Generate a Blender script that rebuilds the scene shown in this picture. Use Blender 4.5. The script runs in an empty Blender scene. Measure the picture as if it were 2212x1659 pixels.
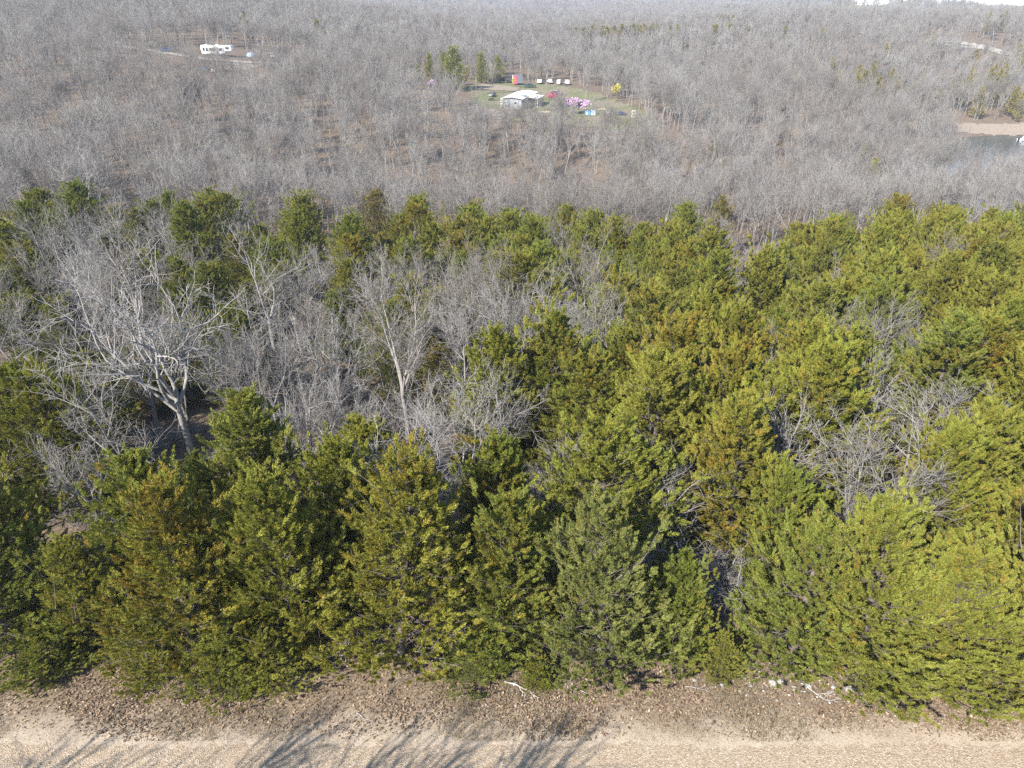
import bpy, math, random
import numpy as np
from mathutils import Vector, Matrix, Euler

R = math.radians
S = bpy.context.scene
COL = S.collection

# ------------------------------------------------------------------ camera, light, exposure
CAM_H, PITCH, F_PX, IMG_W, IMG_H = 24.0, 28.0, 1535.0, 2212.0, 1659.0
cam_d = bpy.data.cameras.new('camera')
cam_d.sensor_width = 36.0
cam_d.lens = 36.0 * F_PX / IMG_W
cam_d.clip_start, cam_d.clip_end = 0.5, 20000.0
cam = bpy.data.objects.new('camera', cam_d)
cam.location = (0, 0, CAM_H)
cam.rotation_euler = (R(90 - PITCH), 0, 0)
COL.objects.link(cam)
S.camera = cam

SUN_EL, SUN_AZ = 37.0, 40.0            # the light travels 40 degrees to the right of the view
sd = bpy.data.lights.new('sun', 'SUN')
sd.energy, sd.angle, sd.color = 5.0, R(0.53), (1.0, 0.95, 0.87)
sun = bpy.data.objects.new('sun', sd)
ldir = Vector((math.sin(R(SUN_AZ)) * math.cos(R(SUN_EL)), math.cos(R(SUN_AZ)) * math.cos(R(SUN_EL)), -math.sin(R(SUN_EL))))
sun.rotation_euler = ldir.to_track_quat('-Z', 'Y').to_euler()
sun.location = (-40, -60, 90)
COL.objects.link(sun)

W = bpy.data.worlds.new('World')
S.world = W
W.use_nodes = True
nt = W.node_tree
sky = nt.nodes.new('ShaderNodeTexSky')
sky.sky_type = 'NISHITA'
sky.sun_disc = False
sky.sun_elevation = R(SUN_EL)
sky.sun_rotation = R(180 + SUN_AZ)
sky.altitude, sky.air_density, sky.dust_density, sky.ozone_density = 250, 0.9, 0.15, 1.0
bg = nt.nodes['Background']
nt.links.new(sky.outputs[0], bg.inputs[0])
bg.inputs[1].default_value = 0.14
S.view_settings.view_transform = 'Standard'
S.view_settings.look = 'None'
S.view_settings.exposure = 1.4
S.view_settings.gamma = 1.0
S.view_settings.use_curve_mapping = False
S.cycles.max_bounces = 6
S.cycles.diffuse_bounces = 3
S.cycles.transmission_bounces = 4
S.cycles.volume_bounces = 0
S.cycles.use_denoising = False
S.cycles.denoiser = 'OPENIMAGEDENOISE'
S.cycles.denoising_input_passes = 'RGB_ALBEDO_NORMAL'
S.cycles.denoising_prefilter = 'ACCURATE'

# ------------------------------------------------------------------ helpers
def sstep(a, b, x):
    t = np.clip((np.asarray(x, float) - a) / (b - a), 0, 1)
    return t * t * (3 - 2 * t)

def link(o, parent=None):
    COL.objects.link(o)
    if parent is not None:
        o.parent = parent
    return o

def tag(o, label=None, cat=None, group=None, kind=None):
    if label: o['label'] = label
    if cat: o['category'] = cat
    if group: o['group'] = group
    if kind: o['kind'] = kind
    return o

def empty(name, loc, rz=0.0, label=None, cat=None, group=None):
    o = bpy.data.objects.new(name, None)
    o.empty_display_size = 0.3
    o.location = loc
    o.rotation_euler = (0, 0, rz)
    COL.objects.link(o)
    return tag(o, label, cat, group)

def np_mesh(name, V, faces, mats, smooth=False, mi=None, attrs=None):
    """faces: list of int arrays (n,k), all vertex indices into V"""
    me = bpy.data.meshes.new(name)
    V = np.asarray(V, np.float32)
    me.vertices.add(len(V))
    me.vertices.foreach_set('co', V.ravel())
    idx = np.concatenate([np.asarray(f, np.int32).ravel() for f in faces])
    tot = np.concatenate([np.full(len(f), np.asarray(f).shape[1], np.int32) for f in faces])
    me.loops.add(len(idx))
    me.loops.foreach_set('vertex_index', idx)
    me.polygons.add(len(tot))
    start = np.concatenate([[0], np.cumsum(tot)[:-1]]).astype(np.int32)
    me.polygons.foreach_set('loop_start', start)
    if mi is not None:
        me.polygons.foreach_set('material_index', np.asarray(mi, np.int32))
    me.polygons.foreach_set('use_smooth', np.full(len(tot), bool(smooth)))
    for m in (mats if isinstance(mats, (list, tuple)) else [mats]):
        me.materials.append(m)
    for k, a in (attrs or {}).items():
        at = me.attributes.new(k, 'FLOAT', 'POINT')
        at.data.foreach_set('value', np.asarray(a, np.float32))
    me.update(calc_edges=True)
    return me

def tubes(P0, P1, R0, R1, n):
    """separate tapered prisms -> V, faces"""
    P0, P1 = np.asarray(P0, float), np.asarray(P1, float)
    R0, R1 = np.asarray(R0, float), np.asarray(R1, float)
    D = P1 - P0
    L = np.linalg.norm(D, axis=1, keepdims=True) + 1e-9
    D = D / L
    ref = np.where(np.abs(D[:, 2:3]) < 0.9, np.array([[0, 0, 1.0]]), np.array([[1.0, 0, 0]]))
    U = np.cross(ref, D); U /= np.linalg.norm(U, axis=1, keepdims=True)
    Wv = np.cross(D, U)
    a = np.arange(n) * 2 * np.pi / n
    ring = U[:, None, :] * np.cos(a)[None, :, None] + Wv[:, None, :] * np.sin(a)[None, :, None]
    A = P0[:, None, :] + ring * R0[:, None, None]
    B = P1[:, None, :] + ring * R1[:, None, None]
    N = len(P0)
    V = np.concatenate([A, B], axis=1).reshape(-1, 3)
    base = (np.arange(N) * 2 * n)[:, None]
    k = np.arange(n)[None, :]
    k2 = (k + 1) % n
    F = np.stack([base + k, base + k2, base + n + k2, base + n + k], axis=2).reshape(-1, 4)
    return V, F

def join_geo(parts):
    Vs, Fs, off = [], [], 0
    for V, F in parts:
        if len(V) == 0: continue
        Vs.append(V); Fs.append(F + off); off += len(V)
    return np.concatenate(Vs), Fs

class MB:
    """collects boxes, tubes and polygons -> one mesh object"""
    def __init__(s): s.V, s.F, s.n = [], [], 0
    def add(s, V, F):
        for f in F: s.F.append([i + s.n for i in f])
        s.V += [tuple(v) for v in V]; s.n += len(V)
        return s
    def box(s, x0, x1, y0, y1, z0, z1):
        return s.add([(x0, y0, z0), (x1, y0, z0), (x1, y1, z0), (x0, y1, z0), (x0, y0, z1), (x1, y0, z1), (x1, y1, z1), (x0, y1, z1)],
                     [(0, 3, 2, 1), (4, 5, 6, 7), (0, 1, 5, 4), (1, 2, 6, 5), (2, 3, 7, 6), (3, 0, 4, 7)])
    def tube(s, p, q, r, n=8, r2=None):
        V, F = tubes([p], [q], [r], [r if r2 is None else r2], n)
        s.add(V.tolist(), F.tolist())
        s.F.append([s.n - 2 * n + k for k in range(n)][::-1]); s.F.append([s.n - n + k for k in range(n)])
        return s
    def loft(s, rings, cap=True):
        """rings of equal point counts"""
        n = len(rings[0]); b = s.n
        for r in rings: s.V += [tuple(p) for p in r]
        s.n += n * len(rings)
        for j in range(len(rings) - 1):
            for k in range(n):
                s.F.append([b + j * n + k, b + j * n + (k + 1) % n, b + (j + 1) * n + (k + 1) % n, b + (j + 1) * n + k])
        if cap:
            s.F.append([b + k for k in range(n)][::-1]); s.F.append([b + (len(rings) - 1) * n + k for k in range(n)])
        return s
    def build(s, name, mat, parent=None, smooth=False, bevel=0):
        me = bpy.data.meshes.new(name)
        me.from_pydata(s.V, [], s.F)
        me.materials.append(mat)
        if smooth:
            me.polygons.foreach_set('use_smooth', [True] * len(me.polygons))
        o = bpy.data.objects.new(name, me)
        if bevel:
            m = o.modifiers.new('bevel', 'BEVEL'); m.width = bevel; m.segments = 2; m.limit_method = 'ANGLE'
        return link(o, parent)

# ------------------------------------------------------------------ materials
class NT:
    def __init__(s, name):
        s.m = bpy.data.materials.new(name); s.m.use_nodes = True
        s.t = s.m.node_tree; s.n = s.t.nodes
        s.b = s.n['Principled BSDF']
    def new(s, t, **k):
        o = s.n.new(t)
        for a, v in k.items():
            if a.startswith('i_'): o.inputs[a[2:].replace('_', ' ')].default_value = v
            else: setattr(o, a, v)
        return o
    def l(s, a, b): s.t.links.new(a, b)
    def noise(s, scale, detail=4, rough=0.6, vec=None):
        o = s.new('ShaderNodeTexNoise'); o.inputs['Scale'].default_value = scale
        o.inputs['Detail'].default_value = detail; o.inputs['Roughness'].default_value = rough
        if vec is not None: s.l(vec, o.inputs['Vector'])
        return o.outputs[0]
    def voro(s, scale, vec=None, out='Color', rnd=1.0):
        o = s.new('ShaderNodeTexVoronoi'); o.inputs['Scale'].default_value = scale
        o.inputs['Randomness'].default_value = rnd
        if vec is not None: s.l(vec, o.inputs['Vector'])
        return o.outputs[out]
    def ramp(s, fac, stops):
        o = s.new('ShaderNodeValToRGB')
        e = o.color_ramp.elements
        while len(e) < len(stops): e.new(0.5)
        for q, (p, c) in zip(e, stops): q.position = p; q.color = (*c, 1) if len(c) == 3 else c
        s.l(fac, o.inputs[0]); return o.outputs[0]
    def mix(s, fac, a, b, mode='MIX'):
        o = s.new('ShaderNodeMix'); o.data_type = 'RGBA'; o.blend_type = mode; o.clamp_factor = True
        for v, i in ((fac, 0), (a, 6), (b, 7)):
            if hasattr(v, 'is_output'): s.l(v, o.inputs[i])
            else: o.inputs[i].default_value = v if i == 0 else (*v, 1)
        return o.outputs[2]
    def math(s, op, a, b=0.0, clamp=False):
        o = s.new('ShaderNodeMath'); o.operation = op; o.use_clamp = clamp
        for v, i in ((a, 0), (b, 1)):
            if hasattr(v, 'is_output'): s.l(v, o.inputs[i])
            else: o.inputs[i].default_value = v
        return o.outputs[0]
    def rng(s, v, a, b, c=0.0, d=1.0):
        o = s.new('ShaderNodeMapRange'); s.l(v, o.inputs[0])
        for i, q in enumerate((a, b, c, d)): o.inputs[i + 1].default_value = q
        return o.outputs[0]
    def pos(s): return s.new('ShaderNodeNewGeometry').outputs['Position']
    def attr(s, n):
        o = s.new('ShaderNodeAttribute'); o.attribute_name = n; return o.outputs['Fac']
    def bump(s, h, strength=0.5, dist=0.1):
        o = s.new('ShaderNodeBump'); o.inputs['Strength'].default_value = strength; o.inputs['Distance'].default_value = dist
        s.l(h, o.inputs['Height']); s.l(o.outputs[0], s.b.inputs['Normal'])
    def done(s, col=None, rough=0.9, spec=0.2, metal=0.0):
        if col is not None:
            if hasattr(col, 'is_output'): s.l(col, s.b.inputs['Base Color'])
            else: s.b.inputs['Base Color'].default_value = (*col, 1)
        if hasattr(rough, 'is_output'): s.l(rough, s.b.inputs['Roughness'])
        else: s.b.inputs['Roughness'].default_value = rough
        s.b.inputs['Specular IOR Level'].default_value = spec
        s.b.inputs['Metallic'].default_value = metal
        return s.m

def mat_plain(name, col, rough=0.7, spec=0.3, metal=0.0, grime=0.18, scale=3.0):
    m = NT(name)
    c = m.new('ShaderNodeTexCoord').outputs['Object']
    f = m.noise(scale, 5, 0.65, c)
    dark = tuple(x * (1 - grime * 1.6) for x in col); lite = tuple(min(1, x * (1 + grime * 0.6)) for x in col)
    return m.done(m.ramp(f, [(0.3, dark), (0.55, col), (0.75, lite)]), rough, spec, metal)

def mat_ground():
    m = NT('leaf_litter_ground'); p = m.pos()
    big = m.noise(0.06, 3, 0.6, p)
    mid = m.noise(0.9, 5, 0.7, p)
    leaf = m.voro(9.0, p)
    sep = m.new('ShaderNodeSeparateColor'); m.l(leaf, sep.inputs[0])
    litter = m.ramp(sep.outputs[0], [(0.0, (0.048, 0.036, 0.027)), (0.45, (0.115, 0.084, 0.062)), (0.8, (0.20, 0.152, 0.115)), (1.0, (0.28, 0.225, 0.18))])
    soil = m.ramp(mid, [(0.3, (0.08, 0.060, 0.044)), (0.6, (0.15, 0.112, 0.082)), (0.8, (0.21, 0.162, 0.12))])
    c = m.mix(m.rng(mid, 0.35, 0.6), litter, soil)
    c = m.mix(m.rng(big, 0.5, 0.7, 0, 0.55), c, (0.20, 0.15, 0.085))
    m.bump(sep.outputs[1], 0.6, 0.06)
    return m.done(c, 0.95, 0.1)

def mat_gravel():
    m = NT('road_gravel'); p = m.pos()
    v = m.voro(24.0, p); sep = m.new('ShaderNodeSeparateColor'); m.l(v, sep.inputs[0])
    st = m.ramp(sep.outputs[0], [(0.0, (0.175, 0.128, 0.083)), (0.35, (0.27, 0.207, 0.145)), (0.75, (0.345, 0.275, 0.20)), (1.0, (0.43, 0.365, 0.29))])
    mp = m.new('ShaderNodeMapping'); m.l(p, mp.inputs[0]); mp.inputs['Scale'].default_value = (0.12, 1.0, 1.0)
    streak = m.noise(0.8, 4, 0.6, mp.outputs[0])
    n = m.noise(1.6, 6, 0.7, p)
    c = m.mix(m.rng(n, 0.45, 0.75, 0, 0.6), st, (0.305, 0.236, 0.165))
    c = m.mix(m.rng(streak, 0.48, 0.7, 0, 0.30), c, (0.25, 0.19, 0.13))
    m.bump(m.voro(24.0, p, 'Distance'), 0.8, 0.03)
    return m.done(c, 0.95, 0.15)

def mat_verge():
    m = NT('verge_soil'); p = m.pos()
    e = m.attr('edge')
    v = m.voro(15.0, p); sep = m.new('ShaderNodeSeparateColor'); m.l(v, sep.inputs[0])
    lit = m.ramp(sep.outputs[0], [(0.0, (0.060, 0.040, 0.027)), (0.4, (0.145, 0.10, 0.066)), (0.8, (0.235, 0.172, 0.118)), (1.0, (0.33, 0.26, 0.19))])
    n = m.noise(1.3, 6, 0.7, p)
    soil = m.ramp(m.noise(9, 5, 0.75, p), [(0.3, (0.12, 0.088, 0.060)), (0.55, (0.195, 0.148, 0.104)), (0.75, (0.28, 0.22, 0.158))])
    c = m.mix(m.rng(n, 0.42, 0.6), lit, soil)
    weed = m.ramp(m.noise(14, 4, 0.8, p), [(0.3, (0.085, 0.07, 0.045)), (0.7, (0.24, 0.19, 0.125))])
    c = m.mix(m.rng(m.noise(0.9, 5, 0.7, p), 0.5, 0.66, 0, 0.7), c, weed)
    st = m.ramp(m.noise(22, 3, 0.8, p), [(0.3, (0.20, 0.155, 0.11)), (0.5, (0.34, 0.275, 0.205)), (0.7, (0.46, 0.39, 0.31))])
    near = m.math('ADD', e, m.math('MULTIPLY', m.math('SUBTRACT', m.noise(0.8, 6, 0.75, p), 0.5), 0.55))
    c = m.mix(m.rng(near, 0.36, 0.62, 1, 0), c, st)
    m.bump(sep.outputs[1], 0.7, 0.05)
    return m.done(c, 0.95, 0.1)

def mat_bark(name, base, thin=1.0):
    m = NT(name)
    rnd = m.new('ShaderNodeObjectInfo').outputs['Random']
    c = m.new('ShaderNodeTexCoord').outputs['Object']
    mp = m.new('ShaderNodeMapping'); m.l(c, mp.inputs[0]); mp.inputs['Scale'].default_value = (1, 1, 0.35)
    f = m.noise(5.0, 4, 0.7, mp.outputs[0])
    a = tuple(x * 0.62 for x in base); b = tuple(min(1, x * 1.22) for x in base)
    col = m.ramp(f, [(0.3, a), (0.5, base), (0.72, b)])
    col = m.mix(m.rng(rnd, 0.2, 1, 0.0, 0.75), col, (base[0] * 0.55, base[1] * 0.50, base[2] * 0.46))
    col = m.mix(m.rng(m.noise(0.013, 3, 0.6, m.pos()), 0.42, 0.66, 0, 0.45), col, (base[0] * 0.62, base[1] * 0.56, base[2] * 0.52))
    return m.done(col, 0.9, 0.15)

def mat_cedar():
    m = NT('cedar_foliage')
    oi = m.new('ShaderNodeObjectInfo')
    t = m.attr('tint')                  # 0..1: how far a spray has bronzed
    v = m.attr('shade')                 # 0..1: random per spray
    sep = m.new('ShaderNodeSeparateColor'); m.l(oi.outputs['Color'], sep.inputs[0])
    r = oi.outputs['Random']
    green = m.ramp(v, [(0.0, (0.120, 0.125, 0.016)), (0.5, (0.225, 0.222, 0.030)), (1.0, (0.32, 0.305, 0.055))])
    lush = m.ramp(v, [(0.0, (0.090, 0.115, 0.016)), (0.5, (0.178, 0.205, 0.029)), (1.0, (0.26, 0.275, 0.052))])
    g = m.mix(m.rng(r, 0.15, 0.85), green, lush)
    bronze = m.ramp(v, [(0.0, (0.14, 0.092, 0.012)), (0.6, (0.26, 0.168, 0.022)), (1.0, (0.35, 0.235, 0.040))])
    f = m.math('ADD', t, m.math('SUBTRACT', sep.outputs[0], 0.5))
    c = m.mix(m.rng(f, 0.42, 0.95), g, bronze)
    # a pale, dusty kind of cedar
    c = m.mix(m.math('MULTIPLY', sep.outputs[1], 0.5), c, (0.20, 0.195, 0.085))
    m.done(c, 0.75, 0.2)
    tr = m.new('ShaderNodeBsdfTranslucent'); m.l(c, tr.inputs[0])
    mx = m.new('ShaderNodeMixShader'); mx.inputs[0].default_value = 0.22
    m.l(m.b.outputs[0], mx.inputs[1]); m.l(tr.outputs[0], mx.inputs[2])
    m.l(mx.outputs[0], m.n['Material Output'].inputs[0])
    return m.m

M = {}
M['ground'] = mat_ground(); M['gravel'] = mat_gravel(); M['verge'] = mat_verge()
M['bark'] = mat_bark('oak_bark', (0.27, 0.255, 0.235))
M['twig'] = mat_bark('oak_twigs', (0.262, 0.244, 0.226))
M['cedar_bark'] = mat_bark('cedar_bark', (0.15, 0.125, 0.11))
M['cedar'] = mat_cedar()

# ------------------------------------------------------------------ terrain
KS = np.array([-0.70, -0.35, 0.0, 0.35, 0.46, 0.62, 0.80])
KY = [19, 35, 60, 90, 115, 135, 155, 180, 205, 225, 250, 265, 282, 300, 350, 400, 450, 600, 800, 1000, 1200, 1500, 2200, 3500, 6000]
KZ = np.array([
    [0, 0, 0, 0, 0, 0, 0],
    [-.7, -.9, -1, -1, -.9, -.8, -.8],
    [-1.5, -2.5, -3.5, -3.5, -3.2, -3, -3],
    [-3, -6, -8.5, -8, -7, -6.5, -7],
    [-7, -10, -13, -12, -11, -10.5, -11],
    [-6, -11, -16, -15, -14, -13.5, -14],
    [-2, -8, -14.5, -16, -15.5, -15.4, -15.8],
    [1.5, -3.8, -11, -15, -15.6, -17, -17],
    [5, -.5, -7.5, -13, -15.6, -18, -18],
    [8, 1.8, -5.4, -10.5, -14.8, -18.5, -18.5],
    [10, 3.0, -4.4, -8.5, -13.3, -18, -18],
    [11.5, 4.6, -4.2, -7.5, -12.5, -14.8, -15],
    [13, 7.0, -3.8, -6.3, -10.5, -12, -12],
    [14.5, 8.2, -3.5, -5, -8.5, -9.5, -9.5],
    [18, 12.5, -1, -2.5, -4, -5, -4.5],
    [20, 16, 1, .5, .5, -.5, 0],
    [23, 20, 3, 5.5, 6, 9.5, 7],
    [28, 27, 2, 12, 11, 12.5, 8],
    [33, 28, -4, 3, 8, 10, 6],
    [36, 29, 4, 12, 27, 7, 4],
    [39, 33, 17, 20, 27, 7, 4],
    [44, 38, 26, 26, 14, 5, 3],
    [52, 46, 34, 30, 10, 4, 2],
    [60, 56, 46, 34, 10, 4, 2],
    [70, 64, 56, 40, 12, 5, 3]], float)
_t = np.linspace(math.log(19), math.log(6000), 600)
_tab = np.stack([np.interp(_t, np.log(KY), KZ[:, j]) for j in range(len(KS))], 1)
_k = np.exp(-0.5 * (np.arange(-12, 13) / 4.5) ** 2); _k /= _k.sum()
_tab = np.stack([np.convolve(np.pad(_tab[:, j], 12, 'edge'), _k, 'valid') for j in range(len(KS))], 1)
_ss = np.linspace(-0.8, 0.9, 171)
_ts = np.stack([np.interp(_ss, KS, _tab[i]) for i in range(600)], 0)
_k2 = np.exp(-0.5 * (np.arange(-12, 13) / 4.0) ** 2); _k2 /= _k2.sum()
_ts = np.stack([np.convolve(np.pad(_ts[i], 12, 'edge'), _k2, 'valid') for i in range(600)], 0)

def hgt(x, y):
    x, y = np.asarray(x, float), np.asarray(y, float)
    yy = np.maximum(y, 19.0)
    u = np.clip((np.log(yy) - _t[0]) / (_t[1] - _t[0]), 0, 598.999)
    v = np.clip((x / yy + 0.8) / 0.01, 0, 169.999)
    i, j = u.astype(int), v.astype(int)
    a, b = u - i, v - j
    z = (_ts[i, j] * (1 - a) + _ts[i + 1, j] * a) * (1 - b) + (_ts[i, j + 1] * (1 - a) + _ts[i + 1, j + 1] * a) * b
    amp = sstep(24, 60, yy) * 0.35 + sstep(280, 700, yy) * 1.6 + sstep(900, 2200, yy) * 3.0
    w = np.sin(x * .071 + 1.3) * np.cos(y * .063 + .4) + 0.6 * np.sin(x * .13 - y * .09) + sstep(300, 900, yy) * 1.4 * np.sin(x * .011 + y * .006 + 2)
    return z + amp * w * 0.7

def gz(x, y): return float(hgt(x, y))

SP, CP = math.sin(R(PITCH)), math.cos(R(PITCH))
def ray(px, py):
    dx, dy = px - IMG_W / 2, py - IMG_H / 2
    return np.array([dx, F_PX * CP - dy * SP, -F_PX * SP - dy * CP])
def ground_at(px, py):
    """where a line of sight first meets the terrain"""
    d = ray(px, py); d = d / d[1]
    y = 10.0; prev = y
    while y < 5000:
        if CAM_H + d[2] * y <= gz(d[0] * y, y): break
        prev = y; y *= 1.01
    for _ in range(12):
        m = (prev + y) / 2
        if CAM_H + d[2] * m <= gz(d[0] * m, m): y = m
        else: prev = m
    return float(d[0] * y), float(y), gz(d[0] * y, y)
def project(x, y, z):
    h = z - CAM_H
    dep = y * CP - h * SP
    return IMG_W / 2 + x / dep * F_PX, IMG_H / 2 - (y * SP + h * CP) / dep * F_PX

def sheet(name, xs_of_y, ys, mat, lift=0.0, n=None, kind='structure', attrs=None, label=None):
    """a draped sheet: rows at ys, each row spans xs_of_y(y) -> (x0, x1)"""
    V = []
    for y in ys:
        x0, x1 = xs_of_y(y)
        x = np.linspace(x0, x1, n); yv = np.full(n, y)
        V.append(np.stack([x, yv, hgt(x, yv) + lift], 1))
    V = np.concatenate(V)
    i = np.arange(len(ys) - 1)[:, None] * n + np.arange(n - 1)[None, :]
    F = np.stack([i, i + 1, i + n + 1, i + n], 2).reshape(-1, 4)
    o = bpy.data.objects.new(name, np_mesh(name, V, [F], mat, True))
    link(o); tag(o, label, kind=kind)
    return o

_ys = np.concatenate([np.linspace(-400, 18, 40), np.linspace(19, 130, 112), 130 * np.exp(np.linspace(0.008, math.log(6500 / 130), 260))])
sheet('ground', lambda y: (-(max(y, 60) * 1.0 + 60), max(y, 60) * 1.0 + 60), _ys, M['ground'], 0.0, 320)

def edge_wave(x): return 0.22 * np.sin(x * .55) + 0.16 * np.sin(x * 1.3 + 1) + 0.10 * np.sin(x * 2.9 + 2)
def band(name, ya, yb, mat, lift, rows, x0=-70, x1=70, n=500):
    x = np.linspace(x0, x1, n); V = []
    for r in np.linspace(0, 1, rows):
        y = ya(x) * (1 - r) + yb(x) * r
        V.append(np.stack([x, y, hgt(x, y) + lift], 1))
    V = np.concatenate(V)
    i = np.arange(rows - 1)[:, None] * n + np.arange(n - 1)[None, :]
    F = np.stack([i, i + 1, i + n + 1, i + n], 2).reshape(-1, 4)
    e = np.repeat(np.linspace(0, 1, rows), n)
    o = bpy.data.objects.new(name, np_mesh(name, V, [F], mat, True, attrs={'edge': e}))
    link(o); tag(o, kind='structure'); return o
road_far = lambda x: 16.85 + 0.35 * edge_wave(x) + 0.10 * np.sin(x * 6.1) + 0.07 * np.sin(x * 11.3 + 1)
verge_far = lambda x: 20.6 + 1.6 * edge_wave(x * 0.6 + 4) + 0 * x
band('verge', lambda x: 0 * x + 15.0, verge_far, M['verge'], 0.006, 14)
band('gravel_road', lambda x: 0 * x + 9.5 - 0.01 * x, road_far, M['gravel'], 0.014, 10)

# ------------------------------------------------------------------ tree makers
def cedar_mesh(seed, H, Rad, nb, plumes, blades, bl=0.13, bw=0.036, fine=1.0):
    """eastern red cedar: ragged ovoid of up-swept brush-like sprays. Returns trunk mesh, crown mesh"""
    g = np.random.default_rng(seed)
    lean = g.normal(0, 0.03, 2)
    def axis(t): return np.array([lean[0] * t * H + 0.10 * math.sin(3 * t + seed), lean[1] * t * H + 0.10 * math.cos(2.3 * t + seed), t * H])
    S0, S1, r0, r1 = [], [], [], []
    ts = np.linspace(0, 0.97, 9); r_base = 0.022 * H
    for a, b in zip(ts[:-1], ts[1:]):
        S0.append(axis(a)); S1.append(axis(b)); r0.append(r_base * (1 - a) ** 0.9 + 0.012); r1.append(r_base * (1 - b) ** 0.9 + 0.012)
    T0, T1, q0, q1 = [], [], [], []
    ph = g.uniform(0, 6.28, 4)
    base, dirs, lens, tint = [], [], [], []
    for i in range(nb):
        t = 0.035 + 0.945 * ((i + g.uniform(0, 1)) / nb) ** 0.9
        az = i * 2.39996 + g.normal(0, 0.35)
        prof = (1 - t) ** 0.78 * (0.80 + 0.20 * min(1, t / 0.12)) * 1.08
        lob = 1 + 0.20 * math.sin(2 * az + ph[0] + 4 * t) + 0.14 * math.sin(3 * az + ph[1] - 6 * t)
        low = max(0.0, 1 - t / 0.16)
        r = max(0.16, Rad * prof * lob * (g.uniform(0.62, 1.22) * (1 - low) + g.uniform(.8, 1.0) * low))
        el = R(10 + 56 * t + g.normal(0, 8))
        d = np.array([math.cos(az) * math.cos(el), math.sin(az) * math.cos(el), math.sin(el)])
        L = r / max(0.35, math.cos(el))
        p = axis(t); pts = [p]; dd = d.copy()
        nseg = 5
        for k in range(nseg):
            dd = dd + np.array([0, 0, 0.09 * (k - 1)]) + g.normal(0, 0.07, 3); dd /= np.linalg.norm(dd)
            pts.append(pts[-1] + dd * L / nseg)
        pts = np.array(pts); br = 0.008 + 0.010 * L
        for k in range(nseg):
            T0.append(pts[k]); T1.append(pts[k + 1]); q0.append(br * (1 - k / 5.5)); q1.append(br * (1 - (k + 1) / 5.5))
        npl = max(3, int(plumes * (0.25 + 0.9 * r / Rad) * (1 + .5 * low)))
        for k in range(npl):
            s = (0.16 + 0.88 * (g.uniform(0, 1) ** 0.55)) if k % 6 else g.uniform(0.03, 0.4)
            u = min(s, 1) * nseg; j = min(int(u), nseg - 1)
            q = pts[j] + (pts[j + 1] - pts[j]) * (u - j)
            side = np.cross(d, [0, 0, 1.0]); side /= np.linalg.norm(side) + 1e-6
            wdt = (0.30 - .10 * low) * L * (1.15 - min(s, 1) * 0.7)
            off = side * g.normal(0, wdt) + np.array([0, 0, abs(g.normal(0.02, 0.10 * L + 0.03)) if low > 0 else g.normal(0.02, 0.10 * L + 0.03)])
            pd = d * 0.75 + side * np.sign(off @ side) * g.uniform(0.1, 0.8) + np.array([0, 0, g.uniform(0.35, 1.25)]) + g.normal(0, 0.20, 3)
            pd /= np.linalg.norm(pd)
            b0 = q + off
            base.append(b0); dirs.append(pd); lens.append(fine * g.uniform(0.28, 0.62) * (0.55 + 0.5 * (r / Rad) ** 0.5) * (H / 8.0) ** 0.4)
            if k % 3 == 0:
                T0.append(q); T1.append(b0 + pd * lens[-1] * 0.5); q0.append(0.010); q1.append(0.005)
            cl = 0.5 + 0.25 * math.sin(1.7 * b0[0] + ph[2]) + 0.2 * math.sin(1.9 * b0[2] + 1.3 * b0[1] + ph[3])
            tint.append(np.clip(0.42 * cl + 0.30 * s * g.uniform(0.3, 1.1) + g.normal(0, 0.10), 0, 1))
    # leader plumes
    for k in range(12):
        t = g.uniform(0.9, 1.0)
        base.append(axis(t)); dirs.append(np.array([g.normal(0, .22), g.normal(0, .22), 1.0]) / 1.05); lens.append(g.uniform(0.3, 0.55)); tint.append(g.uniform(0.4, 0.9))
    base, dirs, lens, tint = map(np.array, (base, dirs, lens, tint))
    n = len(base)
    rep = np.repeat(np.arange(n), blades); m = len(rep)
    fr = g.uniform(0, 1, m)
    rd = g.normal(0, 1, (m, 3)); rd /= np.linalg.norm(rd, axis=1, keepdims=True)
    dv = dirs[rep] * 1.0 + rd * 0.66; dv /= np.linalg.norm(dv, axis=1, keepdims=True)
    p0 = base[rep] + dirs[rep] * (lens[rep] * fr)[:, None] + rd * (0.075 * (1.1 - fr) * g.uniform(0, 1, m))[:, None]
    ln = bl * g.uniform(0.65, 1.35, m) * (1.1 - 0.35 * fr)
    sd_ = np.cross(dv, g.normal(0, 1, (m, 3))); sd_ /= np.linalg.norm(sd_, axis=1, keepdims=True)
    wd = bw * g.uniform(0.7, 1.4, m)
    V = np.stack([p0 - sd_ * wd[:, None], p0 + sd_ * wd[:, None], p0 + dv * ln[:, None]], 1).reshape(-1, 3)
    F = (np.arange(m) * 3)[:, None] + np.arange(3)[None, :]
    tn = np.clip(tint[rep] + 0.10 * (fr - 0.5) + g.normal(0, 0.05, m), 0, 1)
    plume_sh = g.uniform(0, 1, n)
    sh = np.clip(0.18 * plume_sh[rep] + 0.82 * g.uniform(0, 1, m), 0, 1)
    crown = np_mesh('crown', V, [F], M['cedar'], False, attrs={'tint': np.repeat(tn, 3), 'shade': np.repeat(sh, 3)})
    Vt, Ft = join_geo([tubes(S0, S1, r0, r1, 7), tubes(T0, T1, q0, q1, 3)])
    trunk = np_mesh('trunk', Vt, Ft, M['cedar_bark'], True)
    return trunk, crown

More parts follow.
